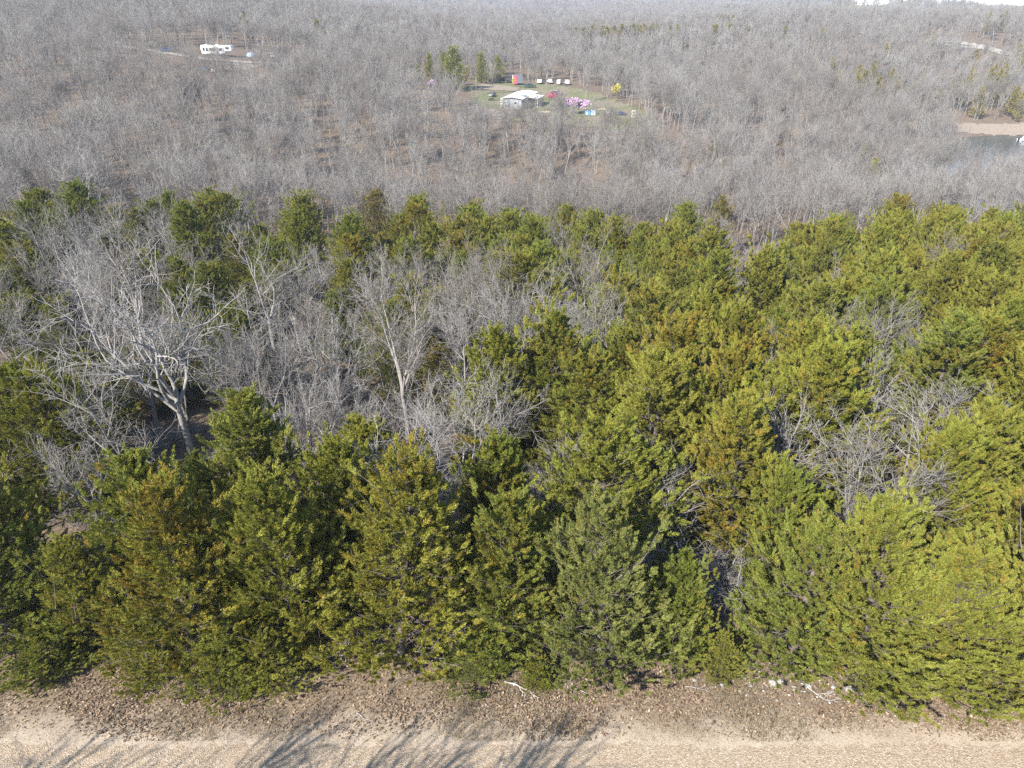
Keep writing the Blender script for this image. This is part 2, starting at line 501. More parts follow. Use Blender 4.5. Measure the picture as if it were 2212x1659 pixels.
def bare_mesh(seed, H, spread=1.0, stems=1, fine=(5, 7, 7, 6), twig_r=0.011, crook=0.30, trunk_frac=0.36, sides=(7, 5, 3), droop=0.0, keep=1.0, thick=0.0115):
    """leafless broadleaf tree. Returns trunk mesh (trunk and limbs), crown mesh (branches and twigs)"""
    g = np.random.default_rng(seed)
    big, mids, small = [], [], []
    def grow(p, d, L, r, lev):
        nseg = (6, 7, 5, 4, 2)[lev]
        pts, rad, ds = [p], [r], [d]
        kk = crook * (0.35, 0.75, 1.0, 1.0, 0.8)[lev]
        rend = r * (0.62, 0.32, 0.35, 0.45, 0.5)[lev]
        for k in range(nseg):
            d = d + g.normal(0, kk, 3) * (0.55 if lev == 0 else 0.62) + np.array([0, 0, (0.10, 0.13, 0.08, 0.05, 0.03)[lev] - droop * (lev >= 2)])
            d = d / np.linalg.norm(d)
            q = pts[-1] + d * L / nseg
            r2 = r + (rend - r) * (k + 1) / nseg
            (big if lev <= 1 else mids if lev == 2 else small).append((pts[-1], q + d * 0.02 * r, rad[-1], r2))
            pts.append(q); rad.append(r2); ds.append(d)
        if lev >= 4: return
        nc = fine[lev] if lev < 4 else 0
        for c in range(nc):
            if g.uniform() > keep: continue
            lo = (0.72, 0.25, 0.18, 0.12)[lev]
            s = lo + (1 - lo) * (c + g.uniform(0, 1)) / nc
            if c == nc - 1: s = 1.0
            u = s * nseg; j = min(int(u), nseg - 1)
            q = pts[j] + (pts[j + 1] - pts[j]) * (u - j)
            dd = ds[j + 1]
            ax = np.cross(dd, g.normal(0, 1, 3)); ax /= np.linalg.norm(ax) + 1e-9
            ang = R(g.uniform(18, 52) if lev == 0 else g.uniform(25, 62)) * spread if s < 1 else R(g.uniform(3, 16))
            nd = dd * math.cos(ang) + ax * math.sin(ang)
            if lev == 0: nd[2] = max(nd[2], 0.25); nd /= np.linalg.norm(nd)
            Lc = L * ((1.05, 0.54, 0.54, 0.52)[lev]) * g.uniform(0.7, 1.25) * (1.15 - 0.45 * s if lev else 1)
            rc = min(rad[j] * 0.8, r * (0.58, 0.46, 0.45, 0.5)[lev]) * g.uniform(0.75, 1.1)
            grow(q, nd, Lc, max(rc, twig_r * (1.0 if lev >= 3 else 1.35)), lev + 1)
    for s in range(stems):
        a = g.uniform(0, 6.28) if stems == 1 else s * 6.28 / stems + g.uniform(-.5, .5)
        tilt = g.uniform(0.0, 0.10) if stems == 1 else g.uniform(0.18, 0.38)
        d = np.array([math.cos(a) * tilt, math.sin(a) * tilt, 1.0]); d /= np.linalg.norm(d)
        grow(np.array([0.12 * math.cos(a) * (stems > 1), 0.12 * math.sin(a) * (stems > 1), -0.15]), d, H * trunk_frac * g.uniform(.9, 1.1), thick * H / stems ** 0.4, 0)
    def tb(l, n):
        if not l: return np.zeros((0, 3)), np.zeros((0, 4), int)
        A = np.array([x[0] for x in l]); B = np.array([x[1] for x in l])
        return tubes(A, B, np.array([x[2] for x in l]), np.array([x[3] for x in l]), n)
    Vt, Ft = join_geo([tb(big, sides[0])])
    top = max(Vt[:, 2].max(), max(x[1][2] for x in small))
    k = H / top
    trunk = np_mesh('trunk', Vt * k, Ft, M['bark'], True)
    Vc, Fc = join_geo([tb(mids, sides[1]), tb(small, sides[2])])
    crown = np_mesh('crown', Vc * k, Fc, M['twig'], True)
    return trunk, crown

CEDAR = [cedar_mesh(11 + i, 8.0, (2.6, 2.3, 2.9, 2.1, 2.5)[i], 122, 21, 112, 0.105, 0.0125, fine=0.85) for i in range(5)]          # unit height 8 m
CEDAR_MID = [cedar_mesh(31 + i, 8.0, (2.4, 2.0, 2.8, 2.2)[i], 80, 12, 26, 0.20, 0.040) for i in range(4)]
CEDAR_FAR = [cedar_mesh(51 + i, 8.0, (2.4, 2.0, 2.8)[i], 44, 7, 11, 0.36, 0.11) for i in range(3)]
BARE = [bare_mesh(100 + i, 10.0, (1, 1.15, .9, 1.1, 1.0, 1.2, .85)[i], (1, 1, 2, 1, 3, 1, 1)[i], ((5, 7, 6, 5), (4, 7, 6, 5), (3, 7, 6, 5), (5, 6, 6, 5), (2, 7, 6, 5), (6, 6, 6, 5), (4, 7, 6, 5))[i],
                  0.0085, (.24, .30, .24, .32, .22, .30, .2)[i]) for i in range(7)]
BARE_MID = [bare_mesh(140 + i, 12.0, (.55, .7, .6, .8, .62)[i], (1, 1, 2, 1, 1)[i], (4, 6, 5, 4) if i != 2 else (3, 5, 5, 4), 0.017, (.22, .28, .24, .30, .2)[i], 0.48, (5, 3, 3)) for i in range(5)]
BARE_FAR = [bare_mesh(180 + i, 12.0, (.6, .75, .6, .85, .65)[i], 1, (4, 5, 4, 3), 0.036, (.22, .30, .24, .32, .2)[i], 0.42, (4, 3, 3)) for i in range(5)]

SHADE = [bare_mesh(220 + i, 13.0, (.75, .9, .7)[i], (1, 2, 1)[i], (5, 5, 4, 2), 0.022, .22, .42, (7, 5, 4), thick=0.0175) for i in range(3)]

def tree(name, proto, loc, H, unit, rz, label, cat, group=None, wide=1.0, color=None, tilt=(0, 0)):
    o = empty(name, loc, rz, label, cat, group)
    k = H / unit
    o.scale = (k * wide, k * wide, k)
    o.rotation_euler = (tilt[0], tilt[1], rz)
    for nm, me in zip(('trunk', 'crown'), proto):
        c = bpy.data.objects.new(nm, me)
        if color: c.color = color
        link(c, o)
    return o

# ------------------------------------------------------------------ PLACED TREES (near)
NOCROWD = []          # (x, y, r) that later trees keep clear of
rng = np.random.default_rng(7)
def cedar_at(px, py, H, label, k=None, wide=1.0, hue=0.45, pale=0.0, Y=None, protos=None):
    x, y, z = ground_at(px, py)
    i = int(rng.integers(0, len(CEDAR))) if k is None else k % len(CEDAR)
    tree('cedar_tree', CEDAR[i], (x, y, z - 0.08), H, 8.0, rng.uniform(0, 6.28), label, 'cedar tree', 'roadside cedars', wide * 1.12, (hue, pale, 0, 1))
    NOCROWD.append((x, y, 1.7 * wide))
def bare_at(px, py, H, label, k=None, wide=1.0, tilt=(0, 0), rz=None):
    x, y, z = ground_at(px, py)
    i = int(rng.integers(0, len(BARE))) if k is None else k
    tree('bare_tree', BARE[i], (x, y, z - 0.08), H, 10.0, rng.uniform(0, 6.28) if rz is None else rz, label, 'bare tree', 'bare trees among the near cedars', wide, None, tilt)
    NOCROWD.append((x, y, 1.6))
    if y > 26: NOCROWD.append((x, y - 2.4, 2.0))

FRONT = [   # trunk foot in the photograph, height, label, shape, width, bronze, pale
    (50, 1400, 6.0, 'dark green spreading cedar at the left end of the roadside row', 2, 1.35, .30, 0),
    (190, 1385, 5.0, 'dark green cedar standing between the leftmost cedar and the bronze one', 5, 1.15, .34, 0),
    (420, 1425, 8.6, 'tall orange bronze cedar near the left end of the roadside row', 0, 1.05, .68, 0),
    (640, 1400, 8.8, 'tall clear green cedar right of the orange bronze one', 4, 1.0, .28, 0),
    (120, 1452, 2.2, 'low dark green cedar boughs touching the leaves at the far left', 5, 1.8, .32, 0),
    (600, 1465, 2.8, 'low green cedar right of the bushy one spilling onto the verge', 2, 1.5, .36, 0),
    (1020, 1462, 2.4, 'low yellow green cedar above the weathered white branch', 2, 1.5, .42, .1),
    (1900, 1490, 2.6, 'low bright cedar leaning over the white rocks', 5, 1.5, .48, .2),
    (500, 1484, 3.2, 'low bushy cedar spilling onto the verge below the bronze cedar', 5, 1.5, .30, 0),
    (330, 1455, 2.4, 'knee high green cedar at the leaf strewn verge', 2, 1.5, .30, 0),
    (870, 1415, 8.8, 'broad cedar with rusty tips behind the fallen sticks', 2, 1.1, .58, 0),
    (1120, 1395, 7.6, 'yellow green cedar right of the broad rusty tipped one', 1, 1.1, .50, .1),
    (1300, 1440, 7.9, 'pale dusty pointed cedar alone against the dark gap', 0, 1.0, .45, .75),
    (1455, 1430, 5.4, 'small slender yellow green cedar beside the pale pointed one', 3, .95, .48, 0),
    (1160, 1478, 1.6, 'tiny green cedar sapling on the leafy bank', 5, 1.3, .35, 0),
    (1700, 1425, 7.2, 'yellow green cedar right of the bare grey roadside tree', 1, 1.15, .50, .2),
    (1840, 1455, 8.4, 'tall bright cedar with feathery upswept boughs on the right', 4, 1.1, .50, .15),
    (2000, 1475, 7.2, 'yellow green cedar standing forward at the road on the right', 2, 1.05, .48, .1),
    (2140, 1480, 7.6, 'pale bright cedar in the glaring sun at the right', 0, 1.15, .52, .3),
    (2290, 1450, 8.2, 'golden tipped cedar cut by the right edge of the picture', 4, 1.1, .62, .15),
    (1560, 1455, 2.0, 'low cedar bush at the foot of the bare roadside tree', 5, 1.4, .40, .1),
    (1060, 1250, 7.8, 'bronze topped cedar below the wide bare fan shaped tree', 3, 1.15, .70, 0),
    (760, 1290, 8.5, 'mid green cedar half hidden behind the clear green one', 1, 1.0, .36, 0),
    (1560, 1220, 9.2, 'tall orange tipped cedar right of the dark gap', 4, 1.1, .66, .1),
    (1400, 1130, 9.2, 'bright green cedar at the right side of the dark gap', 0, 1.15, .36, .1),
    (1080, 1010, 8.8, 'pointed dark green cedar left of the dark gap', 3, 1.2, .40, 0),
]
for f in FRONT: cedar_at(f[0], f[1], f[2], f[3], f[4], f[5], f[6], f[7])
BARES = [
    (20, 1172, 8.0, 'bare grey tree with an arching limb at the left edge', 3, 1.1),
    (300, 1105, 10.0, 'large white limbed oak with crooked arms behind the bronze cedar', 1, 1.2),
    (240, 1170, 7.0, 'slender bare sapling tree left of the large white oak', 0, 1.0),
    (415, 1010, 13.0, 'tall pale bare tree with a wide crown right of the white oak', 5, 1.15),
    (610, 1010, 10.0, 'thin pale bare tree above the clear green cedar', 4, 1.0),
    (880, 960, 12.0, 'tall upright bare tree with many forks left of centre', 0, 1.05),
    (1010, 1120, 8.5, 'wide fan shaped bare tree above the bronze topped cedar', 4, 1.3),
    (1230, 1150, 6.0, 'bare tree with clustered drooping twigs beside the dark gap', 6, 1.25),
    (1080, 880, 10.0, 'double stemmed bare tree behind the fan shaped one', 2, 1.0),
    (1560, 1350, 4.6, 'bare grey roadside tree between the small slender cedar and the bright cedars', 5, 1.5),
    (1570, 800, 6.5, 'dead white snag with broken limbs among the cedars', 3, .9),
    (555, 1330, 3.0, 'small dead white shrub tree in front of the clear green cedar', 3, 1.25),
    (1930, 1060, 7.5, 'broad tangle of pale bare limbs on the right', 1, 1.5),
    (1850, 1010, 8.0, 'leaning pale bare tree left of the broad tangle', 6, 1.2),
    (2040, 1020, 6.5, 'pale many stemmed bare tree right of the broad tangle', 4, 1.4),
    (2160, 560, 12.0, 'tall white forked tree at the upper right edge of the cedars', 2, 1.0),
    (1260, 760, 11.0, 'slim white bare tree rising from the middle of the cedars', 6, 1.0),
    (600, 800, 12.0, 'bare oak with a rounded crown left of the middle', 3, 1.15),
    (330, 800, 12.5, 'bare oak with a dense pale crown behind the white oak', 5, 1.1),
    (120, 950, 11.0, 'crooked bare oak at the left behind the arching one', 1, 1.1),
]
for b in BARES: bare_at(b[0], b[1], b[2] * (1.1 if b[2] > 5 else 1.0), *b[3:])

SOIL = [ground_at(1940, 805)[:2] + (1.9,), ground_at(2190, 925)[:2] + (1.6,), ground_at(1820, 690)[:2] + (1.3,)]
for q in SOIL: NOCROWD.append((q[0], q[1] - 1.5, q[2] + 2.0))
# ---- the rest of the near wood: what grows where, read off as the share of cedars among the trees
GX = [0, 316, 632, 948, 1264, 1580, 1896, 2212]
GY = [400, 470, 570, 650, 730, 830, 930, 1050, 1200, 1400]
GM = np.array([[.70, .75, .50, .30, .22, .20, .26, .28], [.45, .70, .80, .78, .62, .66, .68, .50], [.25, .25, .55, .70, .75, .80, .74, .74],
               [.25, .2, .48, .45, .62, .80, .88, .92], [.25, .2, .28, .22, .45, .80, .92, .95], [.3, .22, .28, .22, .55, .82, .80, .9],
               [.4, .25, .32, .32, .75, .95, .6, .92], [.35, .22, .7, .75, .75, .95, .75, 1], [.8, .9, 1, 1, .9, 1, 1, 1], [1, 1, 1, 1, 1, 1, 1, 1]])
def cedar_share(x, y):
    px, py = project(x, y, gz(x, y) + 5)
    u = np.interp(px, GX, range(8)); v = np.interp(py, GY, range(10))
    i, j = min(int(v), 8), min(int(u), 6); a, b = v - i, u - j
    return (GM[i, j] * (1 - a) + GM[i + 1, j] * a) * (1 - b) + (GM[i, j + 1] * (1 - a) + GM[i + 1, j + 1] * a) * b, px, py
cells = list(NOCROWD)
pts = []
for _ in range(26000):
    y = 22.5 + 90 * rng.uniform() ** 0.8
    x = rng.uniform(-1, 1) * (y * 0.74 + 12)
    s0 = cedar_share(x, y)[0]
    d = 2.9 + 0.9 * max(0, 0.55 - s0) + (0.5 if y > 60 else 0)
    if any((x - a) ** 2 + (y - b) ** 2 < max(d, c) ** 2 for a, b, c in cells): continue
    s, px, py = cedar_share(x, y)
    if not (-260 < px < 2470): continue
    if y < 25 and not (abs(x) < 24): continue
    # the dark hollow right of centre, the bare patch by the tangle
    if ((px - 1230) / 110) ** 2 + ((py - 1010) / 150) ** 2 < 1: continue
    if ((px - 1930) / 150) ** 2 + ((py - 930) / 100) ** 2 < 1: continue
    cells.append((x, y, d)); pts.append((x, y, s, px, py))
LAND = []
def short(l):
    for q in (' at ', ' near ', ' right of ', ' left of ', ' behind ', ' above ', ' below ', ' beside ', ' between ', ' with a ', ' with an ', ' with ', ' standing ', ' in front ', ' spilling', ' alone', ' among ', ' on the ', ' rising', ' half ', ' cut by', ' leaning', ' touching', ', '):
        l = l.split(q)[0]
    return l
def land(lst):
    for f in lst:
        n = short(f[3]); x, y, z = ground_at(f[0], f[1])
        if all(n != q[0] for q in LAND): LAND.append((n, x, y))
USED = set()
GROUP = {'cedar': ('cedars of the right hand stand', 'cedars among the bare trees', 'cedars along the far rim'), 'bare': ('bare trees in the right hand stand', 'bare trees of the left hand wood', 'bare trees along the far rim')}
def describe(kind, x, y, H, hue, pale):
    gi = 2 if y > 78 else 0 if x > .12 * y else 1
    if kind == 'cedar':
        size = 'low' if H < 5.2 else 'middling' if H < 7 else 'tall' if H < 8.6 else 'towering'
        look = 'dusty pale' if pale > .14 else 'green' if hue < .38 else 'olive green' if hue < .50 else 'yellow green' if hue < .60 else 'bronze'
        noun = size + ' ' + look + ' cedar'
    else:
        size = 'short' if H < 8 else 'tall' if H < 11 else 'towering'
        noun = size + ' bare ' + ('broad' if hue > .5 else 'slim') + ' tree'
    L = sorted(LAND, key=lambda q: (q[1] - x) ** 2 + (q[2] - y) ** 2)[:9]
    def rel(q):
        dx, dy = x - q[1], y - q[2]; d = math.hypot(dx, dy)
        far = 'just ' if d < 5 else '' if d < 11 else 'well ' if d < 24 else 'far '
        if abs(dx) > 2.2 * abs(dy): r = 'right of' if dx > 0 else 'left of'
        elif abs(dx) < .45 * abs(dy): r = 'behind' if dy > 0 else 'in front of'
        else: r = ('behind and ' if dy > 0 else 'in front and ') + ('right of' if dx > 0 else 'left of')
        return far + r
    c = ['%s %s the %s' % (noun, rel(q), q[0]) for q in L]
    c += ['%s between the %s and the %s' % (noun, L[a][0], L[b][0]) for a in range(3) for b in range(a + 1, 6)]
    c = [q for q in c if 4 <= len(q.split()) <= 16]
    for q in c:
        if q not in USED:
            USED.add(q); return q, GROUP[kind][gi]
    return c[0], GROUP[kind][gi]
land(FRONT); land([(b[0], b[1], b[2], b[3]) for b in BARES])
pts.sort(key=lambda p: p[1])
nc = nb_ = 0
over = []
for x, y, s, px, py in pts:
    z = gz(x, y)
    if y > 90 + 9 * math.sin(x * .13 + 1) + 6 * math.sin(x * .37) + 4 * math.sin(x * .9) and rng.uniform() < .85: continue
    isc = rng.uniform() < min(max(s, 0.40 if px < 1200 else .3), .93)
    if y > 62: isc = isc and rng.uniform() < .86
    if not isc and s < .5 and y < 70 and rng.uniform() < .12: continue
    if isc:
        if nc >= 256: over.append((x, y, z, s)); continue
        nc += 1
        H = rng.uniform(6.4, 9.6) if s > 0.5 else rng.uniform(4.6, 8.2)
        hue, pale = float(np.clip(rng.normal(.48, .13), .2, .8)), float(np.clip(rng.normal(.04, .1), 0, .4))
        lab, grp = describe('cedar', x, y, H, hue, pale)
        tree('cedar_tree', CEDAR[int(rng.integers(0, len(CEDAR)))], (x, y, z - .1), H, 8.0, rng.uniform(0, 6.28), lab, 'cedar tree', grp, rng.uniform(1.05, 1.45), (hue, pale, 0, 1))
    else:
        nb_ += 1
        H = rng.uniform(8.0, 12.5) if s < 0.5 else rng.uniform(6.5, 10.0)
        pr, un = (BARE, 10.0) if y < 80 else (BARE_MID, 12.0)
        wd = rng.uniform(.8, 1.2); lab, grp = describe('bare', x, y, H, wd - .5, 0)
        tree('bare_tree', pr[int(rng.integers(0, len(pr)))], (x, y, z - .1), H, un, rng.uniform(0, 6.28), lab, 'bare tree', grp, wd)
print('near cedars', nc, 'near bare', nb_, 'over', len(over))

# ------------------------------------------------------------------ far woods (stuff)
def source_objects(name, protos):
    """each kind of tree as a small collection of its own (trunk and crown share the meshes above)"""
    c = bpy.data.collections.new(name)
    for i, pr in enumerate(protos):
        k = bpy.data.collections.new('%s_%02d' % (name, i)); c.children.link(k)
        for nm, me in zip(('trunk', 'crown'), pr):
            o = bpy.data.objects.new(nm, me); o.color = (.48, .05, 0, 1); k.objects.link(o)
    return c

def scatter(name, P, rz, sc, coll, nk, label, cat=None):
    me = bpy.data.meshes.new(name)
    P = np.asarray(P, np.float32)
    me.vertices.add(len(P)); me.vertices.foreach_set('co', P.ravel())
    g = np.random.default_rng(len(P))
    a = me.attributes.new('rot', 'FLOAT_VECTOR', 'POINT')
    rv = np.zeros((len(P), 3), np.float32); rv[:, 2] = rz; rv[:, :2] = g.normal(0, 0.06, (len(P), 2))
    a.data.foreach_set('vector', rv.ravel())
    a = me.attributes.new('siz', 'FLOAT_VECTOR', 'POINT')
    sv = np.asarray(sc, np.float32)
    a.data.foreach_set('vector', sv.ravel())
    a = me.attributes.new('pick', 'INT', 'POINT')
    a.data.foreach_set('value', g.integers(0, nk, len(P)).astype(np.int32))
    o = bpy.data.objects.new(name, me); link(o)
    tag(o, label, kind='stuff')
    if cat: o['category'] = cat
    ng = bpy.data.node_groups.new(name + '_nodes', 'GeometryNodeTree')
    ng.interface.new_socket('Geometry', in_out='INPUT', socket_type='NodeSocketGeometry')
    ng.interface.new_socket('Geometry', in_out='OUTPUT', socket_type='NodeSocketGeometry')
    N = ng.nodes; gi = N.new('NodeGroupInput'); go = N.new('NodeGroupOutput')
    ip = N.new('GeometryNodeInstanceOnPoints'); ci = N.new('GeometryNodeCollectionInfo')
    ci.inputs['Collection'].default_value = coll
    ci.inputs['Separate Children'].default_value = True; ci.inputs['Reset Children'].default_value = True
    ip.inputs['Pick Instance'].default_value = True
    def at(n, t):
        q = N.new('GeometryNodeInputNamedAttribute'); q.data_type = t; q.inputs['Name'].default_value = n
        return q.outputs['Attribute']
    L = ng.links.new
    L(gi.outputs[0], ip.inputs['Points']); L(ci.outputs[0], ip.inputs['Instance'])
    L(at('pick', 'INT'), ip.inputs['Instance Index']); L(at('rot', 'FLOAT_VECTOR'), ip.inputs['Rotation']); L(at('siz', 'FLOAT_VECTOR'), ip.inputs['Scale'])
    L(ip.outputs[0], go.inputs[0])
    md = o.modifiers.new('scatter', 'NODES'); md.node_group = ng
    return o

def clear_mask(x, y):
    """True where no far tree grows: clearings, drives, lake"""
    px, py = project(x, y, hgt(x, y))
    m = np.zeros(len(x), bool)
    q = x / np.maximum(y, 1)
    m |= (q > 0.585 + 0.02 * np.sin(y * .2)) & (y > 190) & (y < 274)             # lake and its shore
    m |= (x > -16) & (x < 52 - 0.25 * (y - 200)) & (y > 206) & (y < 304)     # homestead
    m |= (x > -37) & (x <= -12) & (y > 236) & (y < 290)
    m |= (np.abs(x + 104) < 31) & (y > 226) & (y < 304) & ((y > 262) | (np.sin(x * 5.3 + y * 3.1) > -.62))                      # trailer pad
    m |= (x > 238) & (x < 266) & (y > 372) & (y < 452)                        # gravel drive
    m |= (x > 205) & (x < 240) & (y > 412) & (y < 462) & (np.sin(x * 1.3 + y * 2.9) > -.6)
    m |= (x > 395) & (x < 520) & (y > 975) & (y < 1085)                      # far pasture
    return m
def far_points(y0, y1, n, half, seed):
    g = np.random.default_rng(seed)
    y = np.sqrt(g.uniform(y0 ** 2, y1 ** 2, n)); x = g.uniform(-1, 1, n) * (y * half)
    k = ~clear_mask(x, y); x, y = x[k], y[k]
    return np.stack([x, y, hgt(x, y) - 0.1], 1), g
cb_mid, cb_far = source_objects('bare_wood', BARE_MID), source_objects('far_wood', BARE_FAR)
cc_far = source_objects('cedar_wood', CEDAR_FAR)
cc_near = source_objects('cedar_thicket_source', CEDAR)
if over:
    go_ = np.random.default_rng(5); ov = np.array(over)
    k = np.where(ov[:, 3] > .5, go_.uniform(6.2, 9.6, len(ov)), go_.uniform(4.2, 7.6, len(ov))) / 8.0; w = k * go_.uniform(1.0, 1.35, len(ov))
    scatter('cedar_thicket', ov[:, :3] - [0, 0, .1], go_.uniform(0, 6.28, len(ov)), np.stack([w, w, k], 1), cc_near, 5, 'thick olive green mass of cedars filling the back of the near wood', 'woodland')
# valley trees as individuals
P, g = far_points(112, 175, 330, .76, 3)
order = np.argsort(P[:, 1]); P = P[order][:max(0, 282 - nb_ - len(BARES))]
ymax = P[-1, 1] if len(P) else 112
for p in P:
    tree('bare_tree', BARE_MID[int(g.integers(0, 5))], tuple(p), g.uniform(9, 14), 12.0, g.uniform(0, 6.28), 'bare grey tree in the valley beyond the cedars', 'bare tree', 'bare trees in the valley', g.uniform(.85, 1.15))
def bare_wood(name, y0, y1, n, half, seed, coll, s0, s1, label):
    P, g = far_points(y0, y1, n, half, seed)
    s = g.uniform(s0, s1, len(P)); w = s * g.uniform(.85, 1.2, len(P))
    scatter(name, P, g.uniform(0, 6.28, len(P)), np.stack([w, w, s], 1), coll, 5, label, 'woodland')
bare_wood('bare_woodland', 108, 320, 3900, .80, 5, cb_mid, .75, 1.2, 'leafless grey woodland covering the valley and its far slope')
bare_wood('distant_woodland', 320, 700, 10500, .80, 6, cb_far, .75, 1.2, 'leafless lilac grey woodland on the middle hills')
bare_wood('horizon_woodland', 700, 3200, 36000, .80, 8, cb_far, 1.0, 1.6, 'hazy leafless woodland on the far hills up to the skyline')

# ------------------------------------------------------------------ lake, clearings, drives
def m_lake():
    m = NT('lake_water'); p = m.pos()
    m.bump(m.noise(0.9, 4, 0.6, p), 0.25, 0.15)
    return m.done((0.050, 0.058, 0.058), 0.16, 0.4)
def m_lawn():
    m = NT('lawn_grass'); p = m.pos()
    n = m.noise(0.10, 5, 0.65, p); f = m.noise(1.2, 5, 0.7, p)
    g = m.ramp(f, [(0.3, (0.080, 0.095, 0.035)), (0.55, (0.125, 0.135, 0.055)), (0.75, (0.175, 0.170, 0.085))])
    d = m.ramp(f, [(0.3, (0.13, 0.112, 0.072)), (0.6, (0.20, 0.170, 0.115)), (0.8, (0.26, 0.22, 0.155))])
    return m.done(m.mix(m.rng(n, 0.42, 0.58), g, d), 0.95, 0.1)
def m_pale():
    m = NT('pale_gravel'); p = m.pos()
    n = m.noise(1.1, 6, 0.7, p)
    return m.done(m.ramp(n, [(0.25, (0.20, 0.178, 0.145)), (0.5, (0.29, 0.265, 0.225)), (0.75, (0.36, 0.33, 0.285))]), 0.95, 0.1)
def m_tan():
    m = NT('tan_soil'); p = m.pos()
    n = m.noise(1.4, 6, 0.7, p)
    return m.done(m.ramp(n, [(0.25, (0.14, 0.108, 0.08)), (0.5, (0.225, 0.182, 0.140)), (0.78, (0.31, 0.26, 0.205))]), 0.95, 0.1)
M['lake'], M['lawn'], M['pale'], M['tan'] = m_lake(), m_lawn(), m_pale(), m_tan()

def patch(name, poly, mat, lift=0.12, step=1.5, rag=0.6):
    """a draped sheet cut to a polygon with a ragged rim"""
    poly = np.array(poly, float)
    x0, y0 = poly.min(0); x1, y1 = poly.max(0)
    nx, ny = int((x1 - x0) / step) + 2, int((y1 - y0) / step) + 2
    X, Y = np.meshgrid(np.linspace(x0, x1, nx), np.linspace(y0, y1, ny))
    V = np.stack([X.ravel(), Y.ravel(), hgt(X.ravel(), Y.ravel()) + lift], 1)
    cx = (X[:-1, :-1] + X[1:, 1:]) / 2; cy = (Y[:-1, :-1] + Y[1:, 1:]) / 2
    wx = cx + rag * np.sin(cy * 1.1 + cx * .4); wy = cy + rag * np.sin(cx * .9 + 1)
    ins = np.zeros(cx.shape, bool); n = len(poly)
    for i in range(n):
        a, b = poly[i], poly[(i + 1) % n]
        c = (a[1] > wy) != (b[1] > wy)
        xi = (b[0] - a[0]) * (wy - a[1]) / (b[1] - a[1] + 1e-12) + a[0]
        ins ^= c & (wx < xi)
    j, i = np.nonzero(ins)
    k = j * nx + i
    o = bpy.data.objects.new(name, np_mesh(name, V, [np.stack([k, k + 1, k + nx + 1, k + nx], 1)], mat, True))
    link(o); tag(o, kind='structure'); return o
def strip(name, pts, width, mat, lift=0.16):
    pts = np.array(pts, float)
    t = np.linspace(0, len(pts) - 1, 40 * len(pts)); i = np.minimum(t.astype(int), len(pts) - 2); f = (t - i)[:, None]
    P = pts[i] * (1 - f) + pts[i + 1] * f
    k = np.ones(25) / 25
    P = np.stack([np.convolve(np.pad(P[:, a], 12, 'edge'), k, 'valid') for a in (0, 1)], 1)
    T = np.gradient(P, axis=0); T /= np.linalg.norm(T, axis=1, keepdims=True); Nn = np.stack([-T[:, 1], T[:, 0]], 1)
    rows = []
    for q in np.linspace(-.5, .5, 7):
        w = width * (q + (0.06 * np.sin(np.arange(len(P)) * .4 + q * 9) if abs(q) > .4 else 0))
        xy = P + Nn * np.reshape(w * np.ones(len(P)), (-1, 1))
        rows.append(np.stack([xy[:, 0], xy[:, 1], hgt(xy[:, 0], xy[:, 1]) + lift], 1))
    V = np.concatenate(rows); n = len(P)
    i = np.arange(6)[:, None] * n + np.arange(n - 1)[None, :]
    o = bpy.data.objects.new(name, np_mesh(name, V, [np.stack([i, i + 1, i + n + 1, i + n], 2).reshape(-1, 4)], mat, True))
    link(o); tag(o, kind='structure'); return o

_w = bpy.data.objects.new('lake', np_mesh('lake', [(60, 140, -15.9), (420, 140, -15.9), (420, 285, -15.9), (60, 285, -15.9)], [np.array([[0, 1, 2, 3]])], M['lake']))
link(_w); tag(_w, kind='structure')
patch('shore', [(126, 262), (250, 257), (250, 274), (150, 271), (128, 268)], M['tan'], 0.12, 1.2)
patch('lawn', [(-15, 224), (10, 221), (44, 218), (46, 236), (40, 258), (34, 280), (18, 302), (-8, 302), (-16, 280), (-12, 250)], M['lawn'], 0.14, 1.6, 1.2)
patch('bare_earth', [(-14, 226), (0, 225), (2, 232), (-4, 237), (-15, 236)], M['tan'], 0.26, 0.8, 0.5)
patch('bare_earth', [(-14, 276), (2, 278), (3, 290), (-12, 292)], M['tan'], 0.26, 0.8, 0.5)
strip('gravel_drive', [(-150, 300), (-128, 288), (-112, 281), (-96, 279), (-84, 283), (-76, 293)], 4.2, M['pale'])
strip('gravel_drive', [(-150, 300), (-165, 318), (-172, 340)], 4.0, M['pale'])
patch('bare_earth', [(-108, 262), (-92, 262), (-88, 275), (-104, 276)], M['tan'], 0.2, 0.9, 0.7)
strip('gravel_drive', [(258, 404), (256, 416), (253, 430), (246, 446)], 8.0, M['pale'], 0.3)
strip('gravel_drive', [(292, 402), (260, 410), (240, 430), (217, 455), (205, 470)], 4.2, M['pale'], 0.4)
patch('pasture', [(396, 985), (520, 975), (528, 1075), (470, 1092), (398, 1080)], M['lawn'], 0.3, 6, 2)
for _x, _y, _r in SOIL:
    patch('bare_earth', [(_x + _r * math.cos(a) * 1.2, _y + _r * math.sin(a)) for a in np.linspace(0, 6.28, 13)[:-1]], M['tan'], 0.05, 0.3, 0.35)

# ------------------------------------------------------------------ trees out of the frame whose shadows cross the road
for (x, y, H, k, rz) in ((-16.8, 6.5, 12.8, 0, 0.4), (-9.8, 6.6, 12.8, 1, 2.1), (-22.6, 6.3, 12.6, 2, 1.0), (-13.0, 6.0, 13.2, 2, 4.0), (-19.8, 6.2, 12.9, 1, 3.3), (-6.6, 6.3, 12.4, 0, 1.2)):
    tree('bare_tree', SHADE[k], (x, y, -0.05), H, 13.0, rz, 'bare roadside tree on the near side of the gravel road, seen only by its shadow', 'bare tree', 'bare trees on the near side of the road', .8)

